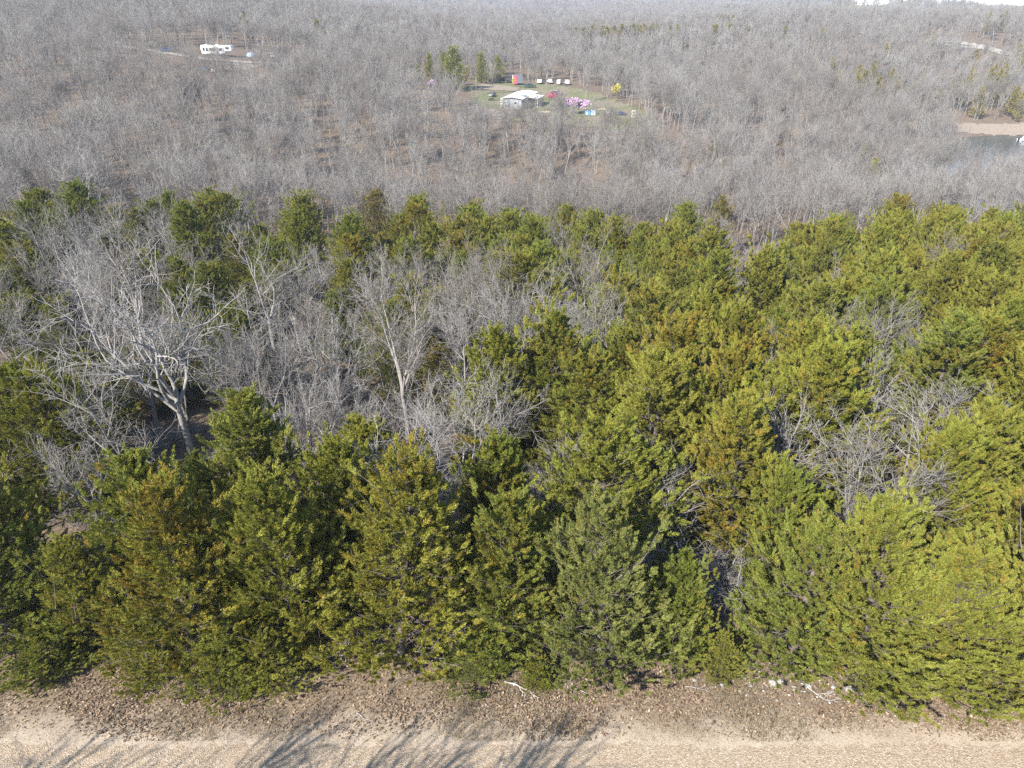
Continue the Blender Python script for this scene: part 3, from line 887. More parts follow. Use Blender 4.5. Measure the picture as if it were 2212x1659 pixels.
# ------------------------------------------------------------------ cedars beyond the near wood
def far_cedar(px, py, Y, H, label, wide=1.0, hue=.5, group='cedars beyond the valley'):
    d = ray(px, py); x = d[0] / d[1] * Y
    tree('cedar_tree', CEDAR_MID[int(rng.integers(0, 4))], (x, Y, gz(x, Y) - .1), H, 8.0, rng.uniform(0, 6.28), label, 'cedar tree', group, wide, (hue, .08, 0, 1))
far_cedar(985, 190, 272, 13.0, 'broad dark cedar, the largest beside the homestead', 1.5, .5)
far_cedar(932, 190, 272, 10.0, 'bronze cedar left of the broad homestead cedar', 1.0, .72)
far_cedar(958, 186, 278, 10.5, 'slim green cedar just left of the broad homestead cedar', .9, .4)
far_cedar(1040, 175, 292, 10.5, 'cedar behind the homestead clearing, right of the broad one', .9, .5)
far_cedar(1075, 178, 300, 9.0, 'dark cedar at the back edge of the homestead clearing', 1.0, .4)
far_cedar(905, 190, 276, 6.0, 'small dark cedar at the left end of the homestead cedars', 1.1, .3)
for px, Y, H in ((1905, 165, 9.0), (1940, 150, 8.0), (1870, 180, 8.5), (2020, 152, 8), (1850, 150, 6), (2060, 146, 7), (1550, 200, 6), (1180, 196, 5)):
    far_cedar(px, 300, Y, H, 'olive cedar among grey trees short of the lake', .9, rng.uniform(.4, .65), 'cedars on the near side of the lake')
gh = np.random.default_rng(21); hp = []; hs = []
for cx, cy, n_, rx, ry in ((70, 440, 26, 26, 10), (120, 430, 10, 20, 6), (-45, 690, 22, 60, 16), (60, 900, 30, 120, 30), (190, 820, 22, 90, 20), (330, 1120, 40, 130, 26), (620, 1100, 40, 150, 30), (-150, 1000, 24, 130, 30), (140, 520, 9, 14, 8), (250, 360, 14, 30, 12), (215, 330, 12, 24, 10)):
    for _ in range(n_):
        x = cx + gh.normal(0, rx * .5); y = cy + gh.normal(0, ry * .5)
        hp.append((x, y, gz(x, y) - .1)); k = gh.uniform(1.0, 1.5); hs.append((k, k, k))
for i in range(34):
    q = 1755 + 470 * (i + gh.uniform()) / 34; Y = 274 + gh.uniform(0, 36) + max(0, 1960 - q) * .06; d = ray(q, 240); x = d[0] / d[1] * Y
    hp.append((x, Y, gz(x, Y) - .1)); k = gh.uniform(.8, 1.5); hs.append((k * .8, k * .8, k))
for px, Y in ((1260, 430), (1285, 436), (1310, 428), (1330, 440), (1350, 445), (1240, 425), (1375, 450), (1410, 445), (1270, 425), (1300, 442), (1320, 434), (1750, 420), (1775, 425), (1690, 440), (1990, 400), (2015, 398), (2125, 470), (2145, 478), (2160, 474), (2205, 380), (690, 330), (540, 340), (1920, 360), (1900, 350), (1620, 520), (1640, 530), (900, 640), (1000, 700), (1450, 600), (1460, 606), (1700, 640), (820, 520), (1800, 1010), (1815, 1012), (1832, 1008), (1850, 1016), (1880, 1012), (1790, 1006)):
    d = ray(px, 90); x = d[0] / d[1] * Y
    hp.append((x, Y, gz(x, Y) - .1)); k = gh.uniform(1.0, 1.5); hs.append((k * .95, k * .95, k))
scatter('distant_cedars', hp, gh.uniform(0, 6.28, len(hp)), hs, cc_far, 3, 'dark olive cedars dotted over the lake bank and the grey middle hills', 'woodland')

# ------------------------------------------------------------------ flowering trees and shrubs
def mat_bloom(name, a, b):
    m = NT(name); v = m.attr('shade')
    m.done(m.ramp(v, [(0, a), (1, b)]), 0.8, 0.1)
    return m.m
def bloom_mesh(seed, proto, mat, n, size, zmin=0.25):
    """petals and buds strung along the branches of a bare tree"""
    g = np.random.default_rng(seed); me = proto[1]
    v = np.empty(len(me.vertices) * 3, np.float32); me.vertices.foreach_get('co', v); v = v.reshape(-1, 3)
    v = v[v[:, 2] > zmin * v[:, 2].max()]
    p = v[g.integers(0, len(v), n)] + g.normal(0, size * .6, (n, 3))
    a = g.normal(0, 1, (n, 3)); a /= np.linalg.norm(a, axis=1, keepdims=True)
    b = np.cross(a, g.normal(0, 1, (n, 3))); b /= np.linalg.norm(b, axis=1, keepdims=True)
    s_ = size * g.uniform(.6, 1.3, (n, 1))
    V = np.stack([p - a * s_, p + b * s_, p + a * s_, p - b * s_], 1).reshape(-1, 3)
    return np_mesh('blossom', V, [np.arange(n * 4).reshape(-1, 4)], mat, attrs={'shade': np.repeat(g.uniform(0, 1, n), 4)})
SHRUB = bare_mesh(300, 3.0, 1.25, 4, (3, 5, 5, 4), 0.010, .30, .30)
RED = bare_mesh(301, 5.0, 1.15, 2, (4, 6, 5, 5), 0.012, .26, .30)
B_PINK = mat_bloom('redbud_blossom', (0.50, 0.30, 0.47), (0.66, 0.48, 0.62))
B_CRIM = mat_bloom('quince_blossom', (0.42, 0.03, 0.09), (0.62, 0.12, 0.20))
B_YEL = mat_bloom('catkin_yellow', (0.42, 0.36, 0.06), (0.58, 0.50, 0.12))
def flower(name, proto, unit, bl, px, py, Y, H, wide, label, cat, group=None):
    d = ray(px, py); x = d[0] / d[1] * Y
    o = tree(name, proto, (x, Y, gz(x, Y)), H, unit, rng.uniform(0, 6.28), label, cat, group, wide)
    link(bpy.data.objects.new('blossom', bl), o); return o
bl_red = bloom_mesh(1, RED, B_PINK, 9500, 0.11); bl_sh = bloom_mesh(2, SHRUB, B_CRIM, 3000, 0.08, .1); bl_y = bloom_mesh(3, RED, B_YEL, 4000, 0.09)
bl_sp = bloom_mesh(4, RED, B_PINK, 1300, 0.075, .2)
flower('redbud_tree', RED, 5.0, bl_red, 1244, 236, 237, 5.2, 1.5, 'large pink flowering redbud beside the little grey shed', 'redbud tree')
flower('flowering_shrub', SHRUB, 3.0, bl_sh, 1192, 215, 262, 2.4, 1.5, 'crimson flowering shrub between the house and the redbud', 'shrub')
flower('willow_tree', RED, 5.0, bl_y, 1332, 214, 272, 5.4, .75, 'yellow budding tree at the right of the homestead field', 'willow tree')
flower('willow_tree', RED, 5.0, bl_y, 1110, 190, 288, 4.0, .45, 'slim yellow green budding tree beside the pink ended trailer', 'willow tree')
for px, Y, H, w, lab in ((935, 262, 3.8, 1.1, 'mauve redbud below the broad homestead cedar'), (1480, 205, 3.0, 1.0, 'faint mauve redbud right of the homestead field'),
                         (745, 20.7, 1.5, 1.0, 'small mauve redbud sapling at the roadside verge'), (590, 284, 3.0, 1.0, 'purple redbud at the right end of the trailer pad'), (1480, 172, 2.6, 1.0, 'pale mauve redbud low in the valley right of centre')):
    flower('redbud_tree', RED, 5.0, bl_sp if H < 3.5 else bl_red, px, 1430 if Y < 30 else 220, Y, H, w, lab, 'redbud tree', 'redbuds in flower')

# ------------------------------------------------------------------ homestead
P_ = mat_plain
M['white'] = P_('white_metal', (0.62, 0.62, 0.60), .45, .4, grime=.06); M['glass'] = P_('dark_glass', (0.025, 0.03, 0.035), .08, .5, grime=.0)
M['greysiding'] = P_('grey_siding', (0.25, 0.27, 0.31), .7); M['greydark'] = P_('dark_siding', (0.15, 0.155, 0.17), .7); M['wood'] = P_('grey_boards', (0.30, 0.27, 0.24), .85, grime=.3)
M['black'] = P_('black_rubber', (0.02, 0.02, 0.02), .7); M['pink'] = P_('pink_tarp', (0.75, 0.05, 0.16), .5, grime=.08); M['green'] = P_('green_board', (0.22, 0.55, 0.20), .7)
M['bluetarp'] = P_('blue_tarp', (0.04, 0.30, 0.55), .5); M['steel'] = P_('steel', (0.35, 0.36, 0.37), .4, .5, .6); M['roofgrey'] = P_('grey_shingle', (0.20, 0.20, 0.21), .9)
M['lumber'] = P_('pale_lumber', (0.50, 0.40, 0.29), .85); M['tent'] = P_('tent_cloth', (0.28, 0.36, 0.55), .7)

def spot(px, py, Y):
    d = ray(px, py); x = d[0] / d[1] * Y
    return x, Y, gz(x, Y)

# house: long, low, white metal roof
hx, hy = 0.0, 241.5
hroot = empty('ranch_house', (hx, hy, gz(hx, hy + 6) - .1), R(-15), 'long low grey house with a white metal roof in the clearing', 'house')
b = MB(); b.box(-3.1, 3.1, 0, .15, -.5, 2.7); b.box(-3.1, 3.1, 20.85, 21, -.5, 2.7); wall = b.build('wall', M['greysiding'], hroot)
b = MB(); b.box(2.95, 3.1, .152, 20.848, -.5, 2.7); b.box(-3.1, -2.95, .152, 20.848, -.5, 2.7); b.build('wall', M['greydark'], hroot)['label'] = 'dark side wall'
for i in range(9):
    MB().box(-2.95 + i * .72, -2.90 + i * .72, -.035, -.002, -.4, 2.68).build('batten', M['greydark'] if i % 2 else M['white'], wall)
b = MB(); b.loft([[(-3.7, y, 2.72), (0, y, 3.25), (3.7, y, 2.72), (3.7, y, 2.84), (0, y, 3.37), (-3.7, y, 2.84)] for y in (-.6, 21.5)]); roof = b.build('roof', M['white'], hroot)
for i in range(13):
    y = .6 + i * 1.62
    MB().loft([[(x_, y + dy, z_ + dz) for dy, dz in ((0, 0), (.07, 0), (.07, .05), (0, .05))] for x_, z_ in ((-3.68, 2.845), (0, 3.375), (3.68, 2.845))]).build('roof_seam', M['white'], roof)
MB().box(.6, 3.3, 4.5, 7.2, 3.12, 3.22).build('roof_patch', M['steel'], roof)
MB().tube((1.2, 9.5, 3.0), (1.2, 9.5, 5.0), .09).build('vent_pipe', M['steel'], roof)
b = MB(); b.loft([[(3.72, y, 2.60), (6.9, y, 2.25), (6.9, y, 2.35), (3.72, y, 2.70)] for y in (6.5, 16)]); b.build('porch_roof', M['white'], hroot)
for y in (6.8, 9.8, 12.8, 15.7):
    MB().tube((6.7, y, -.9), (6.7, y, 2.28), .07).build('porch_post', M['white'], hroot)
for y, w_ in ((2.0, 1.0), (5.0, 1.2), (12.5, 1.4), (17.5, 1.2)):
    wf = MB().box(3.102, 3.16, y, y + w_, 1.0, 2.1).build('window', M['white'], hroot)
    MB().box(3.162, 3.175, y + .09, y + w_ - .09, 1.09, 2.01).build('pane', M['glass'], wf)
wf = MB().box(.6, 1.7, -.06, -.003, 1.0, 2.0).build('window', M['white'], hroot); MB().box(.7, 1.6, -.075, -.062, 1.1, 1.9).build('pane', M['glass'], wf)
dr = MB().box(3.102, 3.17, 9.4, 10.4, 0, 2.05).build('door', M['white'], hroot); MB().box(3.172, 3.22, 9.5, 9.56, 1.0, 1.08).build('handle', M['steel'], dr)
b = MB()
for z_ in (1.35, 1.9, 2.45): b.box(-3.4, -1.2, -1.25, -1.17, z_, z_ + .16)
for x_ in (-3.4, -2.3, -1.28): b.box(x_, x_ + .1, -1.165, -1.08, -.4, 2.6)
b.build('railing', M['white'], hroot)
MB().box(-3.5, -1.1, -1.2, -.005, .9, 1.05).build('deck', M['wood'], hroot)

# shed
x, y, z = spot(1204, 244, 233.5)
sroot = empty('shed', (x, y, z), R(12), 'small grey board shed with a bright green panel below the redbud', 'shed')
shed_board = None
for i in range(8):
    a = -1.15 + i * .29
    b = MB().box(a, a + .27, -.03, 0, 0, 2.0 + .55 * (1 - abs(a + .14) / 1.15))
    o = b.build('board', M['wood'], sroot)
b = MB(); b.box(-1.15, -1.08, .02, 2.6, 0, 1.95); b.box(1.08, 1.15, .02, 2.6, 0, 1.95); b.box(-1.15, 1.15, 2.62, 2.68, 0, 1.95); b.build('wall', M['wood'], sroot)
b = MB(); b.loft([[(-1.4, q, 1.93), (0, q, 2.62), (1.4, q, 1.93), (1.4, q, 2.02), (0, q, 2.71), (-1.4, q, 2.02)] for q in (-.3, 2.9)]); b.build('roof', M['roofgrey'], sroot)
MB().box(-.95, .55, -.09, -.032, .1, .95).build('panel', M['green'], sroot)

# box trailer with the pink end
x, y, z = spot(1118, 188, 296)
t = empty('box_trailer', (x, y, z + .1), R(14), 'dark box trailer with a bright pink and white end behind the house', 'trailer')
MB().box(-1.5, 2.1, 0, 2.4, .7, 3.5).build('body', M['greydark'], t, bevel=.05)
MB().box(-1.535, -1.503, .9, 2.38, .75, 3.45).build('end_panel', M['white'], t)
MB().box(-1.9, -.35, -.05, -.004, .5, 3.4).build('tarp', M['pink'], t)
MB().box(-1.55, 2.15, -.05, 2.45, 3.503, 3.6).build('roof', M['steel'], t)
for wx in (-.6, 1.3):
    for wy in (.1, 2.3):
        MB().tube((wx, wy - .12, .35), (wx, wy + .12, .35), .38, 14).build('wheel', M['black'], t)

def vehicle(px, py, Y, rz, mat, label, kind='car', k=1.0):
    x, y, z = spot(px, py, Y)
    v = empty('parked_' + ('van' if kind == 'van' else 'truck' if kind == 'truck' else 'car'), (x, y, z + .15), rz, label, kind, 'vehicles parked at the homestead')
    if kind == 'van':
        side = [(-2.5, .35), (2.45, .35), (2.5, .9), (2.2, 1.25), (1.7, 2.05), (-2.45, 2.1)]; win = (1.25, 1.9, -.8, 1.9)
    elif kind == 'truck':
        side = [(-2.7, .5), (2.6, .5), (2.6, 1.1), (1.2, 1.2), (.75, 1.85), (-.7, 1.85), (-.85, 1.15), (-2.7, 1.15)]; win = (1.22, 1.75, -.6, .75)
    else:
        side = [(-2.2, .35), (2.2, .35), (2.25, .8), (1.2, .95), (.6, 1.42), (-1.0, 1.45), (-1.75, 1.0), (-2.2, .95)]; win = (1.0, 1.36, -1.1, .65)
    hw = .88
    b = MB(); b.loft([[(a, q, c) for a, c in side] for q in (-hw, hw)]); b.build('body', mat, v, bevel=.06)
    z0, z1, x0, x1 = win
    for sg in (-1, 1):
        b = MB(); b.loft([[(x0, q, z0), (x1 + .3, q, z0), (x1 - .08, q, z1), (x0 + .2, q, z1)] for q in (sg * (hw + .002), sg * (hw + .02))]); b.build('side_window', M['glass'], v)
    for wx in (-1.45, 1.45):
        for sg in (-1, 1):
            w = MB().tube((wx, sg * .72, .33), (wx, sg * .93, .33), .33, 14).build('wheel', M['black'], v)
            MB().tube((wx, sg * .932, .33), (wx, sg * .95, .33), .18, 10).build('hub', M['steel'], w)
    v.scale = (k, k, k); return v
def paint(n, c): return P_(n, c, .35, .5, grime=.05)
PW, PG, PM, PB, PD = paint('white_paint', (.55, .55, .54)), paint('dark_green_paint', (.03, .06, .05)), paint('maroon_paint', (.10, .04, .06)), paint('black_paint', (.02, .02, .022)), paint('blue_paint', (.04, .07, .16))
vehicle(1145, 192, 290, R(8), PG, 'dark green car parked behind the white roof', 'car')
vehicle(1202, 204, 275, R(-20), PM, 'maroon car standing alone on the grass above the crimson shrub', 'car')
vehicle(1166, 184, 305, R(82), PW, 'white car at the left end of the row along the back trees', 'car')
vehicle(1187, 186, 306, R(100), PW, 'white pickup second in the row along the back trees', 'truck', .8)
vehicle(1208, 188, 304, R(75), PW, 'white van third in the row along the back trees', 'van', .75)
vehicle(1224, 190, 303, R(95), PW, 'white van at the right end of the row along the back trees', 'van', .8)
vehicle(1068, 182, 300, R(10), PB, 'black car in the shade at the left back of the clearing', 'car')
vehicle(1086, 182, 301, R(-10), PB, 'black pickup in the shade beside the black car', 'truck')
vehicle(1064, 202, 262, R(80), PB, 'small dark truck left of the house', 'truck', .8)
vehicle(1341, 238, 238, R(15), PD, 'dark blue car at the right of the blue tarp', 'car', .8)

# blue and white tarp shelter
x, y, z = spot(1276, 243, 236.5)
t = empty('tarp_shelter', (x, y, z), R(3), 'low shelter draped in a blue and white striped tarp', 'shelter')
for i in range(9):
    a = -1.75 + i * .39
    MB().loft([[(a, 0, .05), (a + .385, -.06, .05), (a + .385, .35, 1.55), (a, .3, 1.5)], [(a, .1, .05), (a + .385, .04, .05), (a + .385, .45, 1.5), (a, .4, 1.45)]]).build('tarp_strip', M['bluetarp'] if i % 2 == 0 or i == 3 else M['white'], t)
b = MB()
for a in (-1.6, 1.6):
    for q in (.5, 2.2): b.tube((a, q, 0), (a, q, 1.45), .05)
b.build('pole', M['steel'], t)
MB().box(-1.7, 1.7, .46, 2.3, 1.56, 1.62).build('roof', M['lumber'], t)

gu = np.random.default_rng(31); n = 1500
uy = 21.5 + 85 * gu.uniform(0, 1, n) ** 1.1; ux = gu.uniform(-1, 1, n) * (uy * .74 + 10); us = gu.uniform(.25, .75, n)
scatter('undergrowth', np.stack([ux, uy, hgt(ux, uy) - .05], 1), gu.uniform(0, 6.28, n), np.stack([us * 1.2, us * 1.2, us], 1), source_objects('undergrowth_source', [SHRUB]), 1, 'thin leafless brush on the wood floor')
# trees standing in the homestead field
for px, Y, H, lab in ((1265, 262, 13, 'dark stemmed bare tree rising behind the large pink redbud'), (1312, 258, 12, 'spreading bare tree right of the large pink redbud'), (1155, 228, 9, 'thin bare tree in front of the white roofed house'), (1100, 226, 8, 'slim bare tree at the left front of the white roofed house'),
                      (1205, 225, 9, 'bare tree just in front of the little grey shed'), (1030, 262, 12, 'pale bare tree left of the golf cart'), (1065, 268, 11, 'bare tree behind the golf cart'), (1382, 232, 11, 'forked bare tree at the right of the metal rack'),
                      (1345, 280, 13, 'bare tree behind the yellow budding tree'), (1180, 290, 12, 'bare tree among the white vehicles at the back'), (1240, 222, 8, 'bare tree in front of the large pink redbud'), (1410, 226, 9, 'bare tree at the right front corner of the homestead field'), (1290, 224, 7, 'low bare tree in front of the blue tarp shelter')):
    d = ray(px, 200); x = d[0] / d[1] * Y
    tree('bare_tree', BARE_MID[int(rng.integers(0, 5))], (x, Y, gz(x, Y) - .1), H, 12.0, rng.uniform(0, 6.28), lab, 'bare tree', 'bare trees of the homestead field', rng.uniform(.9, 1.2))
# yard pieces
def junk(name, px, py, Y, rz, fn, label, cat):
    x, y, z = spot(px, py, Y); r = empty(name, (x, y, z + .14), rz, label, cat); fn(r); return r
def f_tyres(r):
    for q in range(3):
        b = MB()
        for a in range(12):
            t0, t1 = a * math.pi / 6, (a + 1) * math.pi / 6
            b.tube((.32 * math.cos(t0), .32 * math.sin(t0), .11 + q * .23), (.32 * math.cos(t1), .32 * math.sin(t1), .11 + q * .23), .11, 7)
        b.build('tyre', M['black'], r)
junk('tyre_stack', 1228, 250, 231, 0, f_tyres, 'stack of black tyres on the grass below the redbud', 'tyres')
def f_lumber(r):
    g = random.Random(4)
    for q in range(14):
        a, h_ = g.uniform(-.35, .35), .06 + .07 * (q // 4)
        c, s_ = math.cos(a) * 1.6, math.sin(a) * 1.6; o_ = g.uniform(-.8, .8)
        MB().tube((-c, -s_ + o_, h_), (c, s_ + o_, h_ + g.uniform(0, .2)), .07, 4).build('board', M['lumber'], r)
junk('lumber_pile', 1176, 236, 238, R(-20), f_lumber, 'heap of pale boards right of the house corner', 'lumber pile')
junk('lumber_pile', 1300, 228, 246, R(25), f_lumber, 'heap of pale orange boards behind the blue tarp shelter', 'lumber pile')
def f_cabinet(r):
    MB().box(-.5, .5, -.35, .35, .05, 1.1).build('body', M['white'], r, bevel=.03); MB().box(-.45, .45, -.39, -.352, .1, .85).build('door', M['white'], r); MB().box(-.4, .4, -.37, -.352, .9, 1.05).build('panel', M['glass'], r)
junk('old_stove', 1313, 239, 238, R(10), f_cabinet, 'old white stove left out on the grass', 'stove')
def f_frame(r):
    b = MB()
    for a in (-.5, .5): b.tube((a, 0, 0), (a, 0, 1.9), .07)
    for z_ in (.1, .95, 1.85): b.tube((-.5, 0, z_), (.5, 0, z_), .07)
    b.build('frame', M['white'], r)
    b = MB(); b.tube((-.5, 0, 1.0), (-.5, .9, 0), .05); b.tube((.5, 0, 1.0), (.5, .9, 0), .05); b.build('brace', M['white'], r)
junk('metal_rack', 1369, 240, 236, R(-8), f_frame, 'upright white metal frame at the right of the yard', 'rack')
def f_cart(r):
    MB().box(-.9, .9, -.5, .5, .35, .7).build('body', M['black'], r, bevel=.05); MB().box(-.8, .5, -.5, .5, 1.7, 1.78).build('roof', M['white'], r)
    b = MB()
    for a in (-.7, .4):
        for q in (-.45, .45): b.tube((a, q, .7), (a, q, 1.7), .03)
    b.build('post', M['steel'], r)
    for a in (-.6, .6):
        for q in (-.52, .52): MB().tube((a, q - .08, .25), (a, q + .08, .25), .25, 12).build('wheel', M['black'], r)
junk('golf_cart', 1061, 212, 252, R(60), f_cart, 'golf cart with a pale roof left of the white roofed house', 'golf cart')
def f_barrel(r):
    MB().loft([[(rr * math.cos(a), rr * math.sin(a), zz) for a in np.linspace(0, 6.283, 15)[:-1]] for zz, rr in ((0, .26), (.3, .3), (.6, .3), (.9, .26))]).build('drum', M['bluetarp'], r)
    MB().tube((0, 0, .9), (0, 0, .93), .2, 12).build('lid', M['black'], r)
junk('blue_drum', 1216, 226, 248, 0, f_barrel, 'blue plastic drum behind the shed', 'drum')

# ------------------------------------------------------------------ trailer pad on the left hill
RVY = 289.0
x, y, z = spot(470, 110, RVY)
rv = empty('travel_trailer', (x, y, z + .2), R(-4), 'long white travel trailer with dark windows on the gravel pad', 'travel trailer')
b = MB(); b.loft([[(a, q, c) for a, c in ((-5.6, .7), (3.0, .7), (3.4, 1.6), (5.7, 1.7), (5.9, 2.2), (5.6, 3.5), (-5.6, 3.6), (-5.8, 2.4))] for q in (-1.25, 1.25)]); body = b.build('body', M['white'], rv, bevel=.1)
MB().box(-2.6, .6, -1.75, -1.252, .85, 3.1).build('slide_out', M['white'], rv, bevel=.04)
for a, c, w_, h_, q in ((-5.0, 1.7, .8, 1.1, -1.30), (-3.8, 1.6, .8, 1.1, -1.30), (-2.2, 1.75, 2.3, .9, -1.80), (1.1, 1.7, 1.2, .9, -1.30), (3.6, 2.2, 1.4, .8, -1.30)):
    f = MB().box(a, a + w_, q, q + .045, c, c + h_).build('window', M['black'], rv); MB().box(a + .07, a + w_ - .07, q - .015, q - .002, c + .07, c + h_ - .07).build('pane', M['glass'], f)
dr = MB().box(2.45, 3.0, -1.30, -1.253, .8, 2.8).build('door', M['greysiding'], rv); MB().box(2.5, 2.56, -1.34, -1.302, 1.7, 1.85).build('handle', M['black'], dr)
for a in (-1.9, -1.0):
    for q in (-1.1, 1.1): MB().tube((a, q - .12, .38), (a, q + .12, .38), .38, 14).build('wheel', M['black'], rv)
b = MB(); b.tube((4.6, -.5, 1.7), (4.6, -.5, 0), .06); b.tube((4.6, .5, 1.7), (4.6, .5, 0), .06); b.build('landing_leg', M['steel'], rv)
for a in (-4.4, -.2): MB().box(a, a + .9, -.4, .4, 3.6, 3.85).build('roof_unit', M['white'], rv)
def at_pad(name, px, py, Y, fn, label, cat, rz=0):
    x, y, z = spot(px, py, Y); r = empty(name, (x, y, z + .1), rz, label, cat); fn(r)
def f_tent(r):
    n = 16
    MB().loft([[(1.9 * k * math.cos(a), 1.5 * k * math.sin(a), h_) for a in np.linspace(0, 6.283, n + 1)[:-1]] for h_, k in ((0, 1), (.5, .97), (1.0, .82), (1.4, .55), (1.6, .2))]).build('canopy', M['tent'], r, True)
    MB().loft([[(-.5, -1.52, 0), (.5, -1.52, 0), (.35, -1.36, .8), (-.35, -1.36, .8)], [(-.5, -1.46, 0), (.5, -1.46, 0), (.35, -1.30, .8), (-.35, -1.30, .8)]]).build('door_flap', M['greysiding'], r)
at_pad('dome_tent', 540, 104, 293, f_tent, 'blue grey dome tent right of the travel trailer', 'tent')
def f_tarp(m):
    def fn(r):
        MB().loft([[(-.9 * k, -.6 * k, h_), (.9 * k, -.65 * k, h_ + .05), (1.0 * k, .6 * k, h_), (-.8 * k, .6 * k, h_ - .04)] for h_, k in ((.04, 1.05), (.5, 1.0), (.95, .8))]).build('cover', m, r, bevel=.08)
        MB().box(-.7, .7, -.4, .4, .02, .5).build('pallet', M['wood'], r)
    return fn
at_pad('covered_stack', 440, 146, 258, f_tarp(M['bluetarp']), 'stack under a bright blue tarp below the trailer pad', 'covered stack', R(10))
at_pad('covered_stack', 461, 147, 257, f_tarp(M['white']), 'stack under a white tarp below the trailer pad', 'covered stack', R(-14))
def v2(px, py, Y, rz, mat, label, kind, k=1):
    o = vehicle(px, py, Y, rz, mat, label, kind, k); del o['group']
v2(580, 105, 293, R(5), PW, 'white van at the right end of the trailer pad', 'van', .9)
v2(360, 108, 290, R(20), PD, 'blue car under the trees left of the travel trailer', 'car')
x, y, z = spot(6, 55, 345)
t = empty('white_shed', (x, y, z), R(10), 'small white building at the left edge of the hill', 'shed')
MB().box(-2, 2, -1.5, 1.5, -.4, 2.6).build('wall', M['white'], t); MB().loft([[(-2.3, q, 2.6), (0, q, 3.7), (2.3, q, 2.6), (2.3, q, 2.72), (0, q, 3.82), (-2.3, q, 2.72)] for q in (-1.8, 1.8)]).build('roof', M['steel'], t)
MB().box(-.5, .5, -1.56, -1.503, -.3, 1.8).build('door', M['greydark'], t)

# far farm houses on the pasture, boat on the lake
for px, Y, w_, lab in ((1860, 1072, 15, 'white farmhouse at the left on the far green pasture'), (1890, 1078, 20, 'long white barn in the middle of the far green pasture'), (1912, 1070, 7, 'small white outbuilding at the right on the far green pasture')):
    x, y, z = spot(px, 6, Y)
    t = empty('farm_house', (x, y, z), R(-20), lab, 'farm building', 'white buildings on the far pasture')
    MB().box(-w_ / 2, w_ / 2, -4, 4, -1, 4).build('wall', M['white'], t)
    MB().loft([[(a, -4.6, 4), (a, 0, 7.4), (a, 4.6, 4), (a, 4.6, 4.3), (a, 0, 7.7), (a, -4.6, 4.3)] for a in (-w_ / 2 - .5, w_ / 2 + .5)]).build('roof', M['white'], t)
    for k in range(int(w_ // 4)): MB().box(-w_ / 2 + 1 + k * 4, -w_ / 2 + 2.6 + k * 4, -4.08, -4.004, 1, 2.6).build('window', M['glass'], t)
t = empty('moored_boat', (173.2, 250, -15.9), R(15), 'white motor boat moored at the right end of the lake', 'boat')
MB().loft([[(a, -w_, .55), (a, -w_ * .7, -.15), (a, w_ * .7, -.15), (a, w_, .55)] for a, w_ in ((-3, 1.0), (-1, 1.15), (1.2, 1.05), (2.4, .6), (3.2, .08))]).build('hull', M['white'], t)
MB().loft([[(a, -.8, .56), (a, -.65, h_), (a, .65, h_), (a, .8, .56)] for a, h_ in ((-.9, 1.35), (.3, 1.35), (.9, .8))]).build('cabin', M['white'], t)
MB().box(-.7, .2, -.76, -.70, .85, 1.2).build('cabin_window', M['glass'], t)
MB().box(-3.35, -3.0, -.25, .25, 0, .9).build('outboard_motor', M['black'], t)

# ------------------------------------------------------------------ verge: leaves, weeds, stones, sticks
def mat_var(name, stops, rough=.85):
    m = NT(name); v = m.attr('shade'); return m.done(m.ramp(v, stops), rough, .15)
gl = np.random.default_rng(77)
def keep_leaf(x, y):
    d = 0.35 + 0.65 * sstep(-.2, .6, np.sin(x * .42 + 1.0) + .8 * np.sin(x * 1.1 + y * .7) + .6 * np.sin(y * 2.1 - x * .33))
    near = sstep(17.0, 18.2, y + 0.3 * np.sin(x * .8))
    return gl.uniform(0, 1, len(x)) < d * near
n = 120000
x = gl.uniform(-32, 32, n); y = 17.0 + 12 * gl.uniform(0, 1, n) ** 1.6
k = keep_leaf(x, y); x, y = x[k], y[k]; n = len(x)
p = np.stack([x, y, hgt(x, y) + 0.03 + gl.uniform(0, .03, n)], 1)
az = gl.uniform(0, 6.28, n); ta = gl.normal(0, .45, n)
a = np.stack([np.cos(az), np.sin(az), ta], 1); b_ = np.stack([-np.sin(az), np.cos(az), gl.normal(0, .45, n)], 1)
L_ = gl.uniform(.032, .066, (n, 1)); W_ = L_ * gl.uniform(.4, .65, (n, 1)); up = np.array([[0, 0, 1.0]]) * gl.uniform(-.02, .035, (n, 1))
V = np.stack([p - a * L_, p + b_ * W_ + up, p + a * L_ + up * .5, p - b_ * W_ + up], 1).reshape(-1, 3)
sh = np.clip(gl.normal(.45, .25, n), 0, 1)
o = link(bpy.data.objects.new('fallen_leaves', np_mesh('fallen_leaves', V, [np.arange(n * 4).reshape(-1, 4)], mat_var('dry_leaves', [(0, (.06, .040, .026)), (.4, (.16, .108, .068)), (.75, (.26, .19, .125)), (1, (.38, .31, .23))]), attrs={'shade': np.repeat(sh, 4)})))
tag(o, 'dry brown oak leaves littering the verge and the wood floor', kind='stuff')
